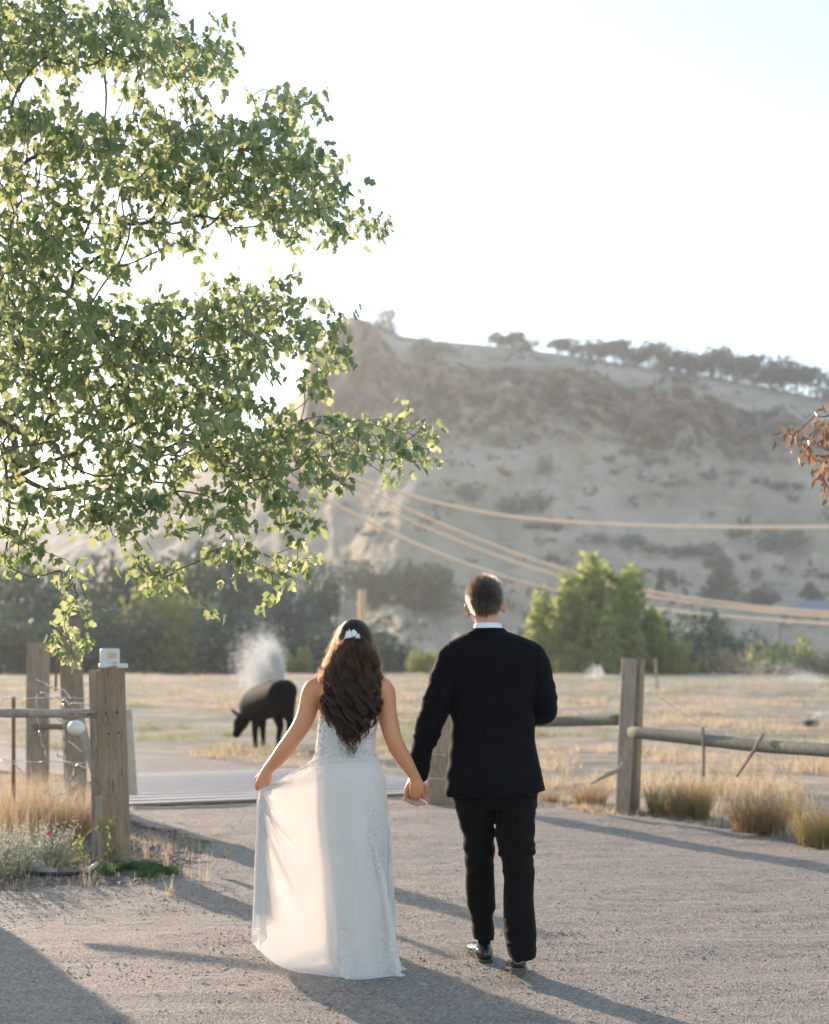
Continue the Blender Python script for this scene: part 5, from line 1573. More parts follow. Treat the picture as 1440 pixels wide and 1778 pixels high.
zt = lambda x, y: np.interp(x, [X_(548), X_(556), X_(572), X_(590), X_(606), X_(622), X_(640), X_(655)], [Z_(1240), Z_(1243), Z_(1250), Z_(1259), Z_(1262), Z_(1259), Z_(1248), Z_(1243)]) + .06 * (y > YB + .02)
sl, x, y, z = s.box(s.lo, s.lo + s.n * s.h)
s.D[sl] = np.maximum(s.D[sl], (z - zt(x, y)).astype(np.float32) + 0 * s.D[sl])
s.D[sl] = np.maximum(s.D[sl], (Z_(1322) + .012 * np.sin(x * 60) - z).astype(np.float32) + 0 * s.D[sl])
V, F = s.mesh(); bodice = mk('bodice', V, F, M_bod, bride)
M_sat = simple('ivory_satin', (.80, .78, .77), .45)
def back_y(x, z, grow=.0075):
    rows = np.array(sorted(TORSO_B)); zz = np.clip(z, rows[0, 0], rows[-1, 0])
    c, cy, rx, ry = [np.interp(zz, rows[:, 0], rows[:, i]) for i in (1, 2, 3, 4)]
    q = np.clip(1 - np.abs((x - c) / (rx + grow)) ** 2.15, 0, 1) ** (1 / 2.15)
    return cy - (ry + grow) * q
for a, b in ((568, 572), (582, 588), (626, 622), (642, 636)):
    pts = []
    for t in np.linspace(0, 1, 10):
        px = a + (b - a) * t; z = Z_(1252 + 50 * t); x = X_(px); pts.append([x, back_y(x, z) - .0005, z])
    sub('boning', *tube(pts, .0032, 6), M_sat, bodice)

# lining: slim under-skirt with embroidered panels
M_lin = mat_lace('embroidered_lining', (.86, .82, .79), (.90, .87, .85), 26, .06, tr=.12)
zz = np.linspace(Z_(1303), .012, 90); aa = np.linspace(0, 2 * math.pi, 180, endpoint=False)
A, Z2 = np.meshgrid(aa, zz); cx_, rx_, ry_ = body_sec(Z2)
tt_ = np.clip((1.04 - Z2) / 1.04, 0, 1)
fold = 1 + tt_ * (.045 * np.sin(A * 9 + 1.5 * np.sin(A * 2) + .4 * np.sin(Z2 * 5)) + .02 * np.sin(A * 23 + 3 * Z2))
Vl = np.stack([cx_ + rx_ * .93 * fold * np.cos(A), YB + ry_ * .93 * fold * np.sin(A), Z2], -1)
mk('underskirt', Vl.reshape(-1, 3), grid_faces(90, 180), M_lin, bride)
# chiffon over-skirt
import time as _t; _t0 = _t.time()
pc = sim_skirt()
print('skirt sim', round(_t.time() - _t0, 1))
q = refine(pc, 3)
def mat_chiffon():
    m, nt, out = newmat('chiffon')
    v = coords(nt)
    c = ramp(nt, noise(nt, v, 5, 3), [(.3, (.88, .84, .82)), (.7, (.92, .89, .87))])
    wv = noise(nt, coords(nt, (1, 1, .25)), 120, 3, .6)
    nrm = bump(nt, wv, .4, .0012)
    d = nt.nodes.new('ShaderNodeBsdfDiffuse'); L(nt, c, d.inputs[0]); L(nt, nrm, d.inputs['Normal'])
    t = nt.nodes.new('ShaderNodeBsdfTranslucent'); t.inputs[0].default_value = (.90, .84, .79, 1); L(nt, nrm, t.inputs['Normal'])
    tp = nt.nodes.new('ShaderNodeBsdfTransparent'); tp.inputs[0].default_value = (1, .985, .97, 1)
    m1 = nt.nodes.new('ShaderNodeMixShader'); m1.inputs[0].default_value = .42
    m2 = nt.nodes.new('ShaderNodeMixShader')
    lw = nt.nodes.new('ShaderNodeLayerWeight'); lw.inputs['Blend'].default_value = .35
    L(nt, ramp(nt, lw.outputs['Facing'], [(.0, .30), (.6, .06), (1, 0.0)]), m2.inputs[0])
    L(nt, d.outputs[0], m1.inputs[1]); L(nt, t.outputs[0], m1.inputs[2]); L(nt, m1.outputs[0], m2.inputs[1]); L(nt, tp.outputs[0], m2.inputs[2]); L(nt, m2.outputs[0], out.inputs[0])
    return m
M_chif = mat_chiffon()
sk = mk('skirt', q.reshape(-1, 3), grid_faces(q.shape[0], q.shape[1]), M_chif, bride)
hem = q[-1][::2]; hem = np.concatenate([hem, hem[:1]])
sub('hem_edge', *tube(hem, .0016, 4, False), M_sat, sk)
# lace motifs sewn along the waist, the hem and down the back panel
def motif_geo(centers, normals, ups, size):
    Vs, Fs, n0 = [], [], 0
    for c, nn, up, sz in zip(centers, normals, ups, size):
        S = unit(np.cross(up, nn)); k = rng.integers(5, 8); a0 = rng.random() * 6.28
        for j in range(k):
            a = a0 + j * 6.283 / k; d = math.cos(a) * S + math.sin(a) * up; e = -math.sin(a) * S + math.cos(a) * up
            ln = sz * (.7 + .5 * rng.random())
            Vs += [c + nn * .0015, c + d * ln * .5 + e * ln * .2 + nn * .003, c + d * ln + nn * .001, c + d * ln * .5 - e * ln * .2 + nn * .003]
            Fs.append((n0, n0 + 1, n0 + 2, n0 + 3)); n0 += 4
    return np.array(Vs), Fs
M_app, nt, out = newmat('lace_applique')
d_ = nt.nodes.new('ShaderNodeBsdfDiffuse'); d_.inputs[0].default_value = (.87, .85, .85, 1); t_ = nt.nodes.new('ShaderNodeBsdfTranslucent'); t_.inputs[0].default_value = (.85, .81, .77, 1)
mx = nt.nodes.new('ShaderNodeMixShader'); mx.inputs[0].default_value = .3; L(nt, d_.outputs[0], mx.inputs[1]); L(nt, t_.outputs[0], mx.inputs[2]); L(nt, mx.outputs[0], out.inputs[0])
def on_grid(i, j):
    c = q[i, j]; du = q[i, (j + 2) % q.shape[1]] - q[i, j - 2]; dv = q[min(i + 2, q.shape[0] - 1), j] - q[max(i - 2, 0), j]
    nn = unit(np.cross(du, dv)); nn = nn if nn[1] < 0 else -nn
    return c, nn, unit(-dv)
sel = []
NJ, MI = q.shape[1], q.shape[0]
def vine(i0, i1, j0, j1, wig, n, sz):
    ph = rng.random() * 6.28
    for k in range(n):
        t = k / n; i = int(MI * (i0 + (i1 - i0) * t)); j = int(NJ * (j0 + (j1 - j0) * t) + wig * math.sin(t * 14 + ph) + rng.normal() * 1.6)
        if 0 <= i < MI: sel.append((i, j % NJ, sz * (.7 + .6 * rng.random())))
for k in range(60):
    j0 = rng.random(); vine(1.0, .86 - .10 * rng.random(), j0, j0 + .03 * rng.normal(), 3, 16, .008)
cand = 0
while cand < 1100:
    i = int(MI * rng.uniform(.12, .97)); j = int(rng.integers(0, NJ)); c = q[i, j]
    if c[1] > YB - .05 or not (X_(596) < c[0] < X_(676)): continue
    if abs(vnoise(c[0] * 16 + 3, 0.0, c[2] * 7)) > .10 + .16 * (1 - c[2]) or c[2] > .8: continue
    sel.append((i, j, .0062 * (.7 + .6 * rng.random()))); cand += 1
for k in range(26):
    j0 = rng.random(); vine(.005, .05 + .05 * rng.random(), j0, j0 + .01, 2, 7, .0075)
sel = [x_ for x_ in sel if q[x_[0], x_[1]][0] > X_(575) or x_[0] < MI * .12]
cs = [on_grid(i, j) for i, j, _ in sel]
o = sub('lace_motifs', *motif_geo([c[0] for c in cs], [c[1] for c in cs], [c[2] for c in cs], [x_[2] for x_ in sel]), M_app, sk, smooth=False)
o['kind'] = 'stuff'
cb, nb = [], []
for _ in range(260):
    px = rng.uniform(554, 650); py = 1248 + 66 * rng.random() ** .8; x = X_(px); z = Z_(py)
    if z > zt(np.array([x]), 0)[0] - .004: continue
    c = np.array([x, back_y(x, z) - .001, z]); e = .004; nn = unit(np.array([(back_y(x + e, z) - back_y(x - e, z)) / (2 * e), -1, 0])); cb.append(c); nb.append(nn)
o = sub('lace_motifs', *motif_geo(cb, nb, [np.array([0, 0, 1.0])] * len(cb), [.012] * len(cb)), M_app, bodice, smooth=False); o['kind'] = 'stuff'

# hair: half up, long loose waves down the back
M_hair_b = hair_mat('dark_brown_hair', (.021, .0085, .004), 3.6, .25)
HWP = np.array([(1076, 606, 626), (1084, 592, 640), (1095, 588, 645), (1110, 583, 649), (1130, 575, 655), (1150, 566, 659), (1173, 560, 662), (1195, 561, 661), (1215, 563, 659), (1236, 564, 657), (1258, 572, 652), (1275, 584, 644), (1290, 593, 634), (1305, 600, 626)], float)
clip = B(608, 1095, -.095)
def surf_head(d):
    """scalp point in direction d"""
    r_ = np.array([.081, .100, .096]); return hc_ + d / np.sqrt(((d / r_) ** 2).sum(-1, keepdims=True))
def lower_hair(n, K=46, seed=1):
    r = np.random.default_rng(seed)
    nl = 52
    lu = np.linspace(-1, 1, nl) + .03 * r.normal(size=nl); ph = r.random(nl) * 6.28; wl = .105 + .035 * r.random(nl); am = .010 + .011 * r.random(nl); lz = r.random(nl); ldep = r.random(nl)
    endp = 1302 - 46 * np.abs(lu) ** 1.6 - 26 * r.random(nl); endp[np.argmin(abs(lu - .92))] = 1266
    li = r.integers(0, nl, n)
    uo = .045 * r.normal(size=n); wo = r.normal(size=n)
    t = np.linspace(0, 1, K)[None]
    u = (lu[li] + uo)[:, None]
    st = (1088 + 18 * r.random(n) + 34 * np.abs(lu[li]) ** 2)[:, None]
    en = (endp[li] + 7 * r.normal(size=n))[:, None]
    py = st + (en - st) * t
    lft = np.interp(py, HWP[:, 0], HWP[:, 1]); rgt = np.interp(py, HWP[:, 0], HWP[:, 2])
    cpx = (lft + rgt) / 2; hw = (rgt - lft) / 2
    g = np.clip((py - 1120) / 90, 0, 1)
    conv = 1 - .28 * np.clip((py - 1240) / 60, 0, 1) * (1 - .0 * u)
    zz = EYE - (py - HOR) * mb
    wob = g * am[li][:, None] * np.sin(zz * 6.283 / wl[li][:, None] + ph[li][:, None])
    X = ((cpx - CX) * mb) + u * conv * hw * mb * .97 + wob + uo[:, None] * g * -.35 * .11
    dep = .020 + .030 * np.sqrt(np.clip(1 - u ** 2, 0, 1)) * (.35 + .65 * ldep[li][:, None])
    yb_ = np.interp(py, [1096, 1120, 1150, 1175, 1195, 1230, 1262, 1300], [.088, .092, .074, .066, .074, .094, .100, .098])
    Y = YB - yb_ - dep * (.5 + .5 * g) - .004 * wo[:, None] + .060 * np.abs(u) ** 2.5 * (1 - .45 * np.clip((py - 1170) / 60, 0, 1)) + g * .7 * am[li][:, None] * np.cos(zz * 6.283 / wl[li][:, None] + ph[li][:, None])
    # roots start on the scalp
    S_ = np.stack([X, Y, zz + 0 * X], -1)
    d = S_[:, 0] - hc_; root_ = surf_head(d) * 1.0
    w_ = np.clip(1 - t * 7, 0, 1)[..., None] ** 1.5
    S_ = S_ * (1 - w_) + (root_[:, None] + (S_ - S_[:, :1])) * w_
    dd = S_ - hc_; qq = np.sqrt(((dd / np.array([.081, .100, .096])) ** 2).sum(-1)); qm = 1.02 + .10 * r.random((n, 1)) * (.4 + t)
    f_ = np.where((qq < qm), qm / np.maximum(qq, .3), 1)[..., None]
    return hc_ + dd * f_
def crown_hair(n, K=16, seed=2):
    r = np.random.default_rng(seed)
    a = (r.random(n) - .5) * 2.0 * 2.25               # around the head: from temple over the top to temple
    fx, fz = np.sin(a), np.cos(a)
    d0 = np.stack([fx, .35 + .9 * r.random(n), fz * .9 + .12], -1); d0 = unit(d0)
    d1 = unit(clip - hc_) + .14 * r.normal(size=(n, 3)); d1 = unit(d1)
    t = np.linspace(0, 1.22, K)[None, :, None]
    om = np.arccos(np.clip((d0 * d1).sum(-1), -1, 1))[:, None, None]
    d = (np.sin((1 - t) * om) * d0[:, None] + np.sin(t * om) * d1[:, None]) / np.sin(om)
    lift = 1.02 + .04 * np.sin(t * 3.14) * (.4 + .6 * np.clip(fz, 0, 1))[:, None, None] + .012 * r.random((n, 1, 1))
    return hc_ + (surf_head(d) - hc_) * lift
LH = lower_hair(15000); CH = crown_hair(6500)
hair_b = hair_curves('hair', LH, .00050, .00022, M_hair_b, bride)
hair_curves('crown_hair', CH, .00048, .00040, M_hair_b, hair_b)
# loose wisps and side strands lit by the sun
r = np.random.default_rng(9); n = 420
side = np.where(r.random(n) < .72, -1, 1); z0 = Z_(1085 + 80 * r.random(n))
K = 14; t = np.linspace(0, 1, K)[None]
px0 = np.interp(HOR - (z0 - EYE) / mb, HWP[:, 0], HWP[:, 1]); px1 = np.interp(HOR - (z0 - EYE) / mb, HWP[:, 0], HWP[:, 2])
x0 = X_(np.where(side < 0, px0, px1))
out_ = (.004 + .030 * r.random(n) ** 2)[:, None]; ln = (.05 + .11 * r.random(n))[:, None]
W = np.stack([x0[:, None] + side[:, None] * out_ * np.sin(t * 2.4) * (1 + .3 * np.sin(t * 9 + r.random((n, 1)) * 6)), YB - .03 - .05 * r.random((n, 1)) + .02 * np.sin(t * 5 + r.random((n, 1)) * 6), z0[:, None] - ln * t + .02 * t * (1 - t)], -1)
hair_curves('loose_wisps', W, .00030, .00012, M_hair_b, hair_b)
# inner volume so that no light leaks through the mass of hair
s = SDF((-.50, YB - .20, 1.10), (-.10, YB + .12, 1.70), .005)
s.ell(hc_ + np.array([0, -.002, .002]), (.079, .098, .094), .01)
s.vloft([(Z_(py), X_((a + b) / 2), YB - cy + .018, (b - a) / 2 * mb * .72, ry) for py, a, b, cy, ry in [(1112, 598, 634, .050, .03), (1130, 574, 655, .072, .034), (1160, 566, 658, .074, .026), (1195, 566, 656, .090, .018), (1230, 572, 652, .108, .015), (1255, 582, 644, .112, .013), (1272, 594, 634, .112, .010)]], .02, 2)
sl, x, y, z = s.box(s.lo, s.lo + s.n * s.h)
s.D[sl] = np.maximum(s.D[sl], (y - (YB + .075 + 0 * z)).astype(np.float32)); s.D[sl] = np.maximum(s.D[sl], np.where((y > YB + .01), (Z_(1128) - z), -1).astype(np.float32) + 0 * s.D[sl])
V, F = s.mesh(); sub('inner_hair', V, F, simple('inner_hair_brown', (.010, .006, .0045), 1.0, spec=0.0), hair_b)
# hair comb
cv, cn = [], []
comb = []
for (px, py, sz) in [(607, 1094, .017), (599, 1096, .014), (617, 1096, .014), (594, 1100, .010), (622, 1099, .009), (602, 1087, .012), (613, 1088, .012), (596, 1089, .009), (608, 1102, .010), (619, 1103, .008)]:
    px = 608 + (px - 608) * 1.35
    d = surf_head(unit(B(px, py, -.2) - hc_)[None])[0]; nn = unit(d - hc_); comb.append((d + nn * .016, nn, sz * 1.5))
cv, cf = motif_geo([c[0] for c in comb], [c[1] for c in comb], [np.array([0, 0, 1.0])] * len(comb), [c[2] for c in comb])
hcmb = mk('hair_comb', cv, cf, simple('crystal_white', (.82, .84, .90), .2, spec=1.0), bride, smooth=False)
o = sub('crystals', *(lambda g: g.get())((lambda g: [g.add(*rbox(c[0] + c[1] * .005 + .006 * rng.normal(size=3) * np.array([1, .2, 1]), .004, .004, .004, .001)) for c in comb for _ in range(3)] and g)(Geo())), simple('crystal', (.95, .95, 1), .05, spec=1.0), hcmb, smooth=False); o['kind'] = 'stuff'

# ------------------------------------------------------------------ GROOM
YG = 6.75; mg = YG / FPX
def Gm(px, py, dy=0.0): return P(px, py, YG + dy)
def XG(px): return (px - CX) * mg
def ZG(py): return EYE - (py - HOR) * mg
groom = empty('person', (XG(865), YG, 0), 'man with short brown hair in a black suit, walking beside the woman in white', 'person')
def mat_suit(name, c1, c2, axis=(1, 1, 1)):
    m, nt, out = newmat(name)
    v = coords(nt)
    w = noise(nt, coords(nt, (1, 1, .3)), 420, 2, .5); bnd = noise(nt, v, 14, 4, .6)
    c = ramp(nt, w, [(.3, c1), (.7, c2)])
    p = principled(nt, out, c, .82, bump(nt, w, .35, .0012, bump(nt, bnd, .35, .006)), .10)
    p.inputs['Sheen Weight'].default_value = .07; p.inputs['Sheen Roughness'].default_value = .45; p.inputs['Sheen Tint'].default_value = (.7, .6, .5, 1)
    return m
M_suit = mat_suit('black_wool', (.0030, .0030, .0042), (.0075, .0075, .0095))
M_trou = mat_suit('black_trouser_wool', (.0040, .0036, .0036), (.009, .008, .008))
M_shirt = simple('white_cotton', (.78, .80, .86), .7)
M_shoe = simple('black_leather', (.012, .011, .010), .16, (.02, .018, .016), 20, spec=.7)
M_sole = simple('shoe_sole', (.04, .034, .03), .5, (.075, .062, .052), 30)

# skin: head with ears and face, neck, both hands
s = SDF(Gm(690, 1672, -.34), Gm(1000, 1000, .52) + np.array([0, 0, .02]), .004)
hg = Gm(842, 1041, .0)
yw = -.14
s.ell(hg + np.array([0, -.002, .004]), (.0765, .098, .098), .02, yaw=yw)
s.ell(hg + np.array([-.004, .045, -.065]), (.060, .055, .062), .035)
s.cap(Gm(845, 1062, -.010), Gm(847, 1104, -.008), .056, .056, .02); s.cap(Gm(847, 1112, -.005), Gm(846, 1130, 0), .056, .07, .02)
s.cap(hg + np.array([.012, .104, -.02]), hg + np.array([.016, .124, -.050]), .010, .015, .012)
s.ell(hg + np.array([.014, .106, -.082]), (.026, .012, .010), .008); s.ell(hg + np.array([.012, .094, -.118]), (.024, .02, .016), .02); s.ell(hg + np.array([.012, .092, .006]), (.05, .016, .010), .015)
for sx in (-1, 1): s.ell(hg + np.array([.012 + sx * .031, .106, -.014]), (.017, .014, .010), .008, '-')
# ears: flattened shells standing off the head
for cx_e, cy_e, yw_e, ro in ((813.0, 1058, .85, .20), (875.5, 1051, -.85, -.12)):
    c = Gm(cx_e, cy_e, .012)
    s.ell(c, (.0062, .023, .034), .006, yaw=yw_e, roll=ro); s.ell(c + np.array([0, -.004, .0]), (.0035, .010, .020), .003, '-', yaw=yw_e, roll=ro) if False else None
    s.cap(c + np.array([0, .0, -.022]), c + np.array([0, .004, -.030]), .0075, .0065, .005)
# his left hand: palm towards us, fingers laced with hers and pointing down to the right
def gl(rows, k=.008): s.path([(*Gm(a, b, c), r) for a, b, c, r in rows], k)
gl([(730, 1335, .0, .026), (727, 1345, .0, .026), (722, 1352, .010, .025), (716, 1360, .016, .024), (712, 1370, .016, .021), (711, 1380, .010, .018)])
gl([(724, 1348, .012, .024), (727, 1360, .022, .022), (728, 1372, .022, .020)])
gl([(709, 1378, .008, .0125), (706, 1386, -.010, .0115), (712, 1391, -.022, .0105), (722, 1395, -.026, .0092), (728, 1396.5, -.022, .0082)], .004)
gl([(715, 1381, .012, .0120), (714, 1387.5, -.004, .0112), (722, 1390, -.018, .0102), (732, 1394, -.022, .0090), (737, 1395.5, -.018, .0080)], .004)
gl([(722, 1381, .014, .0118), (726, 1384, .0, .0108), (732, 1382, -.012, .0098), (740, 1386.5, -.014, .0086), (744.5, 1390, -.010, .0078)], .004)
gl([(728, 1378, .016, .0115), (734, 1380, .006, .0105), (739, 1377, -.006, .0095), (742, 1372, -.012, .0085)], .004)
gl([(718, 1356, .0, .0135), (709, 1366, -.014, .0125), (706, 1376, -.020, .0110), (705, 1385, -.020, .0092), (703, 1388, -.018, .0080)], .004)
# the body inside the suit
def gb(rows, k=.02): s.path([(*Gm(a, b, c), r) for a, b, c, r in rows], k)
gb([(847, 1112, -.005, .055), (848, 1150, .01, .085), (850, 1220, .01, .085), (856, 1300, 0, .085), (860, 1345, 0, .09)]); s.cap(Gm(800, 1140, 0), Gm(912, 1140, 0), .04, .04, .03)
gb([(792, 1142, 0, .038), (770, 1190, -.005, .036), (752, 1243, -.01, .033), (738, 1295, 0, .028), (730, 1335, .0, .026)])
gb([(918, 1142, 0, .038), (936, 1190, 0, .036), (942, 1230, .03, .034), (936, 1234, .12, .030), (926, 1229, .26, .027), (925, 1228, .30, .026)])
gb([(832, 1360, 0, .07), (834, 1480, .08, .045), (838, 1560, .12, .042), (843, 1640, .16, .03)]); gb([(888, 1360, 0, .07), (896, 1480, -.04, .045), (898, 1560, -.11, .042), (899, 1640, -.25, .03)])
# his right hand, in front of the jacket
gl([(925, 1228, .30, .026), (912, 1226, .33, .028), (900, 1226, .35, .026)])
for i in range(4):
    gl([(902, 1218 + i * 6, .35, .0115), (893, 1219 + i * 6, .345, .011), (889, 1221 + i * 5.6, .325, .010), (893, 1222 + i * 5.4, .312, .0088)], .004)
gl([(912, 1216, .335, .0135), (904, 1210, .325, .012), (898, 1212, .31, .0095)], .005)
V, F = s.mesh(); body_g = mk('body', V, F, M_skin_g, groom)
for sx in (-1, 1):
    c = hg + np.array([.012 + sx * .030, .092, -.014]); a = []
    for b in np.linspace(.05, math.pi - .05, 8):
        for t in np.linspace(0, 2 * math.pi, 12, endpoint=False): a.append(c + .0118 * np.array([math.cos(t) * math.sin(b), math.sin(t) * math.sin(b), math.cos(b)]))
    mk('eye', a, [(i * 12 + j, i * 12 + (j + 1) % 12, (i + 1) * 12 + (j + 1) % 12, (i + 1) * 12 + j) for i in range(7) for j in range(12)], M_eye, groom)
# hair: short, with a whorl at the upper right of the back of the head
M_hair_g = hair_mat('brown_hair', (.034, .022, .015), 3.4, .30)
rg = np.array([.0775, .100, .096]); hgc = hg + np.array([0, -.002, .004])
def sg(d): return hgc + d / np.sqrt(((d / rg) ** 2).sum(-1, keepdims=True))
r = np.random.default_rng(4); n = 26000
d = unit(r.normal(size=(n, 3)))
pyd = d[:, 2]; azb = np.arctan2(d[:, 0], -d[:, 1])                      # 0 = straight at the back
low = -.74 + .10 * np.abs(azb) ** 2
low = np.where(np.abs(azb) > 1.25, -.15 + .5 * (np.abs(azb) - 1.25), np.where(np.abs(azb) > .75, -.70 + (np.abs(azb) - .75) * 1.1, low))
front = d[:, 1] > .55
k = (pyd > low + .03 * r.normal(size=n)) & ~(front & (pyd < .62)); d = d[k]; n = len(d)
whorl = unit(np.array([.40, -.80, .45]))
tg = d - whorl; tg = tg - (tg * d).sum(-1, keepdims=True) * d; tg = unit(tg)
sw = np.cross(d, tg); dist = np.arccos(np.clip(d @ whorl, -1, 1))
tg = unit(tg + .55 * sw * np.exp(-dist * 1.3)[:, None] + np.array([0, 0, -.35]) * (d[:, 2:3] < .2) + .16 * r.normal(size=(n, 3)))
cl_ = vnoise(d[:, 0] * 11, d[:, 1] * 11, d[:, 2] * 11); cl2 = vnoise(d[:, 0] * 24 + 5, d[:, 1] * 24, d[:, 2] * 24)
tg = unit(tg + .55 * sw * cl_[:, None] + .35 * sw * cl2[:, None])
ln = np.clip((.034 + .014 * cl2) * (.75 + .4 * r.random(n)) * np.clip(1.0 + .35 * d[:, 2], .45, 1.2), .010, .05) * np.where(np.abs(np.arctan2(d[:, 0], -d[:, 1])) > .9, .6, 1.0)
r0 = sg(d); K = 7; t = np.linspace(0, 1, K)[None, :, None]
lift = (.20 + .14 * np.clip(d[:, 2], 0, 1) + .10 * r.random(n) + .16 * cl_)[:, None, None]
HG = r0[:, None] + ln[:, None, None] * t * (tg[:, None] * (1 - .15 * t) + d[:, None] * lift) + d[:, None] * .001
hair_g = hair_curves('hair', HG, .00042, .00018, M_hair_g, groom)
s2 = SDF(hgc - .13, hgc + .13, .004)
s2.ell(hgc, (.0785, .101, .101), .01)
sl, x, y, z = s2.box(s2.lo, s2.lo + s2.n * s2.h)
u_, v_, w_ = x - hgc[0], y - hgc[1], z - hgc[2]
az_ = np.arctan2(u_, -v_); rr_ = np.sqrt(u_ ** 2 + v_ ** 2 + w_ ** 2) + 1e-6
lowf = np.where(np.abs(az_) > 1.25, -.15 + .5 * (np.abs(az_) - 1.25), np.where(np.abs(az_) > .75, -.70 + (np.abs(az_) - .75) * 1.1, -.74 + .1 * az_ ** 2))
s2.D[sl] = np.maximum(s2.D[sl], ((lowf + .03) * rr_ - w_).astype(np.float32)); s2.D[sl] = np.maximum(s2.D[sl], np.where(v_ > .055, .062 - w_, -1).astype(np.float32) + 0 * s2.D[sl])
V, F = s2.mesh(); sub('cropped_layer', V, F, simple('scalp_hair', (.022, .014, .009), .7), hair_g)

# jacket
def wr(x, y, z, seed, amp, fx=9, fz=14):
    """soft cloth wrinkles"""
    w = vnoise(x * fx + seed, y * fx, z * fz) + .5 * vnoise(x * fx * 2.3, y * fx * 2 + seed, z * fz * 1.9)
    return amp * (np.abs(w) * 2 - 1.0)
s = SDF(Gm(700, 1400, -.24), Gm(985, 1075, .42), .005)
def jr(py, l, r_, ry, cy=0.0): return (ZG(py), XG((l + r_) / 2), YG + cy, (r_ - l) / 2 * mg, ry)
s.vloft([jr(1098, 812, 886, .075, -.005), jr(1104, 800, 902, .090, -.005), jr(1111, 787, 919, .098, 0), jr(1119, 776, 932, .105, 0), jr(1132, 775, 936, .118, .0), jr(1160, 777, 936, .132, .005), jr(1200, 781, 932, .138, .01),
         jr(1235, 783, 929, .130, .01), jr(1262, 783, 929, .126, .008), jr(1300, 780, 933, .130, 0), jr(1340, 776, 940, .138, -.01), jr(1372, 773, 947, .145, -.012), jr(1384, 772, 949, .146, -.012)], .01, 2.25)
# collar stand
s.vloft([jr(1091, 820, 875, .068, -.012), jr(1095, 817, 879, .072, -.012), jr(1100, 812, 884, .078, -.01), jr(1112, 800, 900, .09, 0)], .008, 2.1)
def sl_(rows, k=.014): s.path([(*Gm(a, b, c), r * mg) for a, b, c, r in rows], k, sm=4)
sl_([(790, 1136, .0, 20), (785, 1142, .0, 23), (780, 1160, .0, 25.5), (770, 1190, -.005, 26), (760, 1218, -.01, 25.5), (751, 1244, -.012, 24), (742, 1272, -.008, 22), (734, 1300, 0, 19.5), (730, 1325, .01, 17), (728, 1346, .012, 15.5)])
sl_([(922, 1136, .0, 20), (927, 1142, .0, 22), (932, 1162, .0, 24), (938, 1190, .0, 24.5), (943, 1215, .01, 24), (944, 1232, .03, 23.5), (938, 1236, .09, 22), (930, 1234, .18, 19.5), (926, 1230, .27, 17)])
# hem slopes, front opening hidden; vents at both sides, centre seam, sleeve seams
sl, x, y, z = s.box(s.lo, s.lo + s.n * s.h)
hemz = ZG(1383) + (x - XG(771)) / (XG(949) - XG(771)) * (ZG(1371) - ZG(1383))
tors = (x > XG(765))
s.D[sl] = np.maximum(s.D[sl], np.where(tors & (z < ZG(1362)), hemz - z, -1).astype(np.float32) + 0 * s.D[sl])
s.cap(Gm(794.5, 1308, -.13), Gm(792.5, 1390, -.155), .0030, .0045, .003, '-')
s.cap(Gm(926, 1318, -.125), Gm(931, 1390, -.145), .0020, .0030, .003, '-')
s.cap(Gm(845, 1112, -.108), Gm(849, 1385, -.158), .0016, .0016, .004, '-')
s.cap(Gm(815, 1100, -.082), Gm(845, 1102, -.094), .0022, .0022, .004, '-'); s.cap(Gm(845, 1102, -.094), Gm(880, 1100, -.082), .0022, .0022, .004, '-')
for rows in ([(775, 1120), (781, 1150), (786, 1185), (785, 1212)], [(935, 1120), (929, 1150), (925, 1185), (926, 1212)]):
    for a, b in zip(rows[:-1], rows[1:]): s.cap(Gm(*a, -.095), Gm(*b, -.095), .006, .006, .010, '-')
def jf(x, y, z):
    px = CX + x / mg; py = HOR - (z - EYE) / mg
    arm = (px < np.where(py > 1225, 768, 779)) | ((px > 930) & (py < 1262))
    o = np.where(arm, wr(x, y, z, 3.3, .0048, 8, 22), wr(x, y, z, 8.1, .0024, 5, 5))
    # drag lines across the back towards the right arm
    o = o + .0022 * np.sin((py - .45 * px) * .11) * np.exp(-((px - 915) / 30) ** 2 - ((py - 1230) / 55) ** 2) * 2
    o = o + .0026 * np.sin((py + .5 * (px - 770)) * .20) * np.exp(-((px - 765) / 18) ** 2)
    return o.astype(np.float32)
s.add(jf)
V, F = s.mesh(); jacket = mk('jacket', V, F, M_suit, groom)
sub('collar_fold', *tube(smoothline([Gm(812, 1104, -.040), Gm(820, 1098, -.066), Gm(846, 1094, -.084), Gm(870, 1097, -.068), Gm(882, 1103, -.040)], 6), .0062, 8, flat=1.0), M_suit, jacket)
for k in range(4): sub('cuff_button', *tube([Gm(734 - k * .6, 1322 + k * 6, -.030), Gm(734 - k * .6, 1322 + k * 6, -.036)], .0055, 10), simple('button', (.02, .02, .02), .3) if k == 0 else bpy.data.materials['button'], jacket)
# shirt collar and cuff
t = np.linspace(-2.3, 2.3, 40); ring0 = []
Vc = []
for dz, rr, dr in ((-.020, .070, 0), (.0, .0675, 0), (.016, .0655, 0), (.0185, .0645, .0), (.016, .0625, 0), (-.02, .0625, 0)):
    for a in t: Vc.append(np.array([XG(847) + rr * math.sin(a), YG - .010 - rr * 1.0 * math.cos(a), ZG(1088) + dz - .010 * (1 - math.cos(a)) * .6]))
mk('shirt_collar', Vc, [(i * 40 + j, i * 40 + j + 1, (i + 1) * 40 + j + 1, (i + 1) * 40 + j) for i in range(5) for j in range(39)], M_shirt, groom)
mk('shirt_cuff', *tube([Gm(728, 1344, .012), Gm(727, 1352, .013)], [.034, .033], 18), M_shirt, groom)
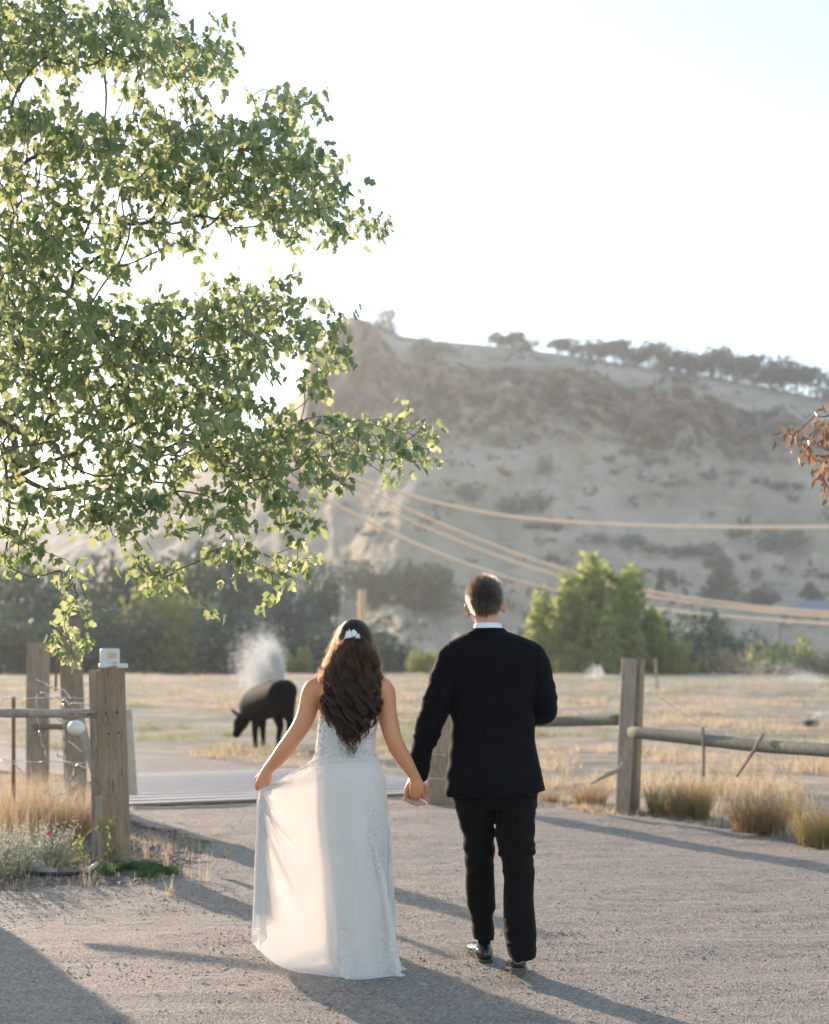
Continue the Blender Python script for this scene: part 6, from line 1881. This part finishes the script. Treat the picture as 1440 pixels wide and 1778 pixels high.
# trousers
s = SDF(Gm(770, 1680, -.40), Gm(960, 1350, .40), .005)
def tr_(rows, k=.02, e=2): s.path([(*Gm(a, b, c), r * mg) for a, b, c, r in rows], k, sm=4)
def trl(rows):
    s.vloft([(ZG(py), XG((l + r_) / 2), YG + cy, (r_ - l) / 2 * mg, ry) for py, l, r_, ry, cy in rows], .012, 2.2)
trl([(1360, 790, 938, .12, 0), (1384, 788, 932, .118, -.005), (1400, 791, 931, .115, -.005)])
trl([(1384, 788, 862, .112, .0), (1410, 793, 861, .105, .015), (1440, 801, 859, .097, .04), (1465, 807, 858.5, .090, .065), (1490, 808, 859, .082, .085), (1520, 810, 860, .076, .10), (1555, 811, 861.5, .074, .115), (1582, 814.5, 862.5, .070, .125), (1600, 820, 858, .064, .13), (1618, 823.5, 859.5, .070, .14), (1639, 825, 861.5, .078, .148)])
trl([(1384, 858, 930, .112, -.005), (1410, 859, 929, .110, -.01), (1440, 861, 927, .104, -.02), (1465, 864, 927, .096, -.03), (1490, 869, 926, .086, -.045), (1520, 874, 925, .079, -.07), (1555, 872.5, 924, .073, -.10), (1590, 871, 924, .070, -.185), (1618, 873, 922, .076, -.240), (1640, 879, 921, .080, -.268)])
s.cap(Gm(858, 1450, -.2), Gm(859, 1425, -.1), .006, .004, .02, '-')
def tf_(x, y, z):
    px = CX + x / mg; py = HOR - (z - EYE) / mg
    knee = np.exp(-((py - 1475) / 40) ** 2) + .9 * np.exp(-((py - 1625) / 35) ** 2) + .15
    o = wr(x, y, z, 1.7, .0052, 7, 24) * knee + wr(x, y, z, 5.2, .0020, 10, 3)
    sl = .0035 * np.sin((py + np.where(px > 866, -.6, .5) * px) * .17) * np.exp(-((py - 1470) / 45) ** 2)
    cr = -.0045 * np.exp(-((px - np.where(px < 864, 828 + (py - 1400) * .05, 897)) / 3.2) ** 2) * (y < YG + .15) * (py < 1640)
    return (o + sl + cr).astype(np.float32)
s.add(tf_)
V, F = s.mesh(); trs = mk('trousers', V, F, M_trou, groom)
# shoes
def shoe(heel, yaw, pitch, label):
    c = np.array(heel, float)
    R = np.array([[math.cos(yaw), -math.sin(yaw), 0], [math.sin(yaw), math.cos(yaw), 0], [0, 0, 1]]) @ np.array([[1, 0, 0], [0, math.cos(pitch), -math.sin(pitch)], [0, math.sin(pitch), math.cos(pitch)]])
    s = SDF((-.08, -.06, -.01), (.08, .34, .16), .003)
    for y0, w, h, zc_ in ((0.02, .032, .040, .050), (.06, .034, .036, .050), (.12, .038, .030, .048), (.18, .046, .024, .042), (.23, .045, .020, .038), (.27, .034, .016, .034)):
        s.ell((0, y0, zc_), (w, .05, h), .03)
    s.cap((0, .03, .05), (0, .035, .085), .034, .033, .02)
    s.cap((0, .03, .11), (0, .035, .16), .028, .029, .004, '-')
    s.cap((-.034, .0, .075), (-.036, .08, .072), .0015, .0015, .002, '-')
    sl, x, y, z = s.box(s.lo, s.lo + s.n * s.h); s.D[sl] = np.maximum(s.D[sl], (.0275 - z + .0 * x).astype(np.float32) + 0 * s.D[sl])
    V, F = s.mesh(); o = mk('shoe', V @ R.T + c, F, M_shoe, groom)
    if label: o['label'] = label
    # sole outline
    prof = [(-.03, .026), (-.012, .036), (.03, .037), (.09, .034), (.15, .044), (.20, .050), (.25, .044), (.285, .025), (.295, .0)]
    pts = [(w, y) for y, w in prof] + [(-w, y) for y, w in prof[::-1][1:]]
    def slab(z0, z1, ymax=9, ymin=-9, gr=1.0):
        pp = [(a * gr, b) for a, b in pts if ymin <= b <= ymax]; n = len(pp)
        V = np.array([(a, b, z0) for a, b in pp] + [(a, b, z1) for a, b in pp]); F = [tuple(range(n - 1, -1, -1)), tuple(range(n, 2 * n))] + [(i, (i + 1) % n, n + (i + 1) % n, n + i) for i in range(n)]
        return V @ R.T + c, F
    sub('sole', *slab(.021, .030), M_sole, o, smooth=False); sub('heel', *slab(0, .0205, .055, -9, .97), M_sole, o, smooth=False)
    sock = np.array([[0, .03, .06], [0, .035, .12], [0, .035, .17]]) @ R.T + c; sub('sock', *tube(sock, [.030, .032, .032], 14), M_trou, o)
    return o
shoe((XG(841) * 1.0 + .012, YG + .10, .004), .18, 0.0, None)
sh2 = (P(898, 1690, 6.50)); shoe((sh2[0], 6.465, .044), -.04, -.19, None)
# ---- the evening air: one closed box round the camera and the whole scene
def mat_haze():
    m, nt, out = newmat('evening_air')
    pv = nt.nodes.new('ShaderNodeVolumePrincipled')
    pv.inputs['Color'].default_value = (.95, .97, .95, 1)
    pv.inputs['Density'].default_value = HAZE_D
    pv.inputs['Anisotropy'].default_value = .25
    L(nt, pv.outputs[0], out.inputs['Volume']); return m
HAZE_D = .00037
V, F = rbox((0, 500, 75), 3400, 1700, 180, 0)
o = mk('haze', V, F, mat_haze(), None, smooth=False); tag(o, kind='stuff')
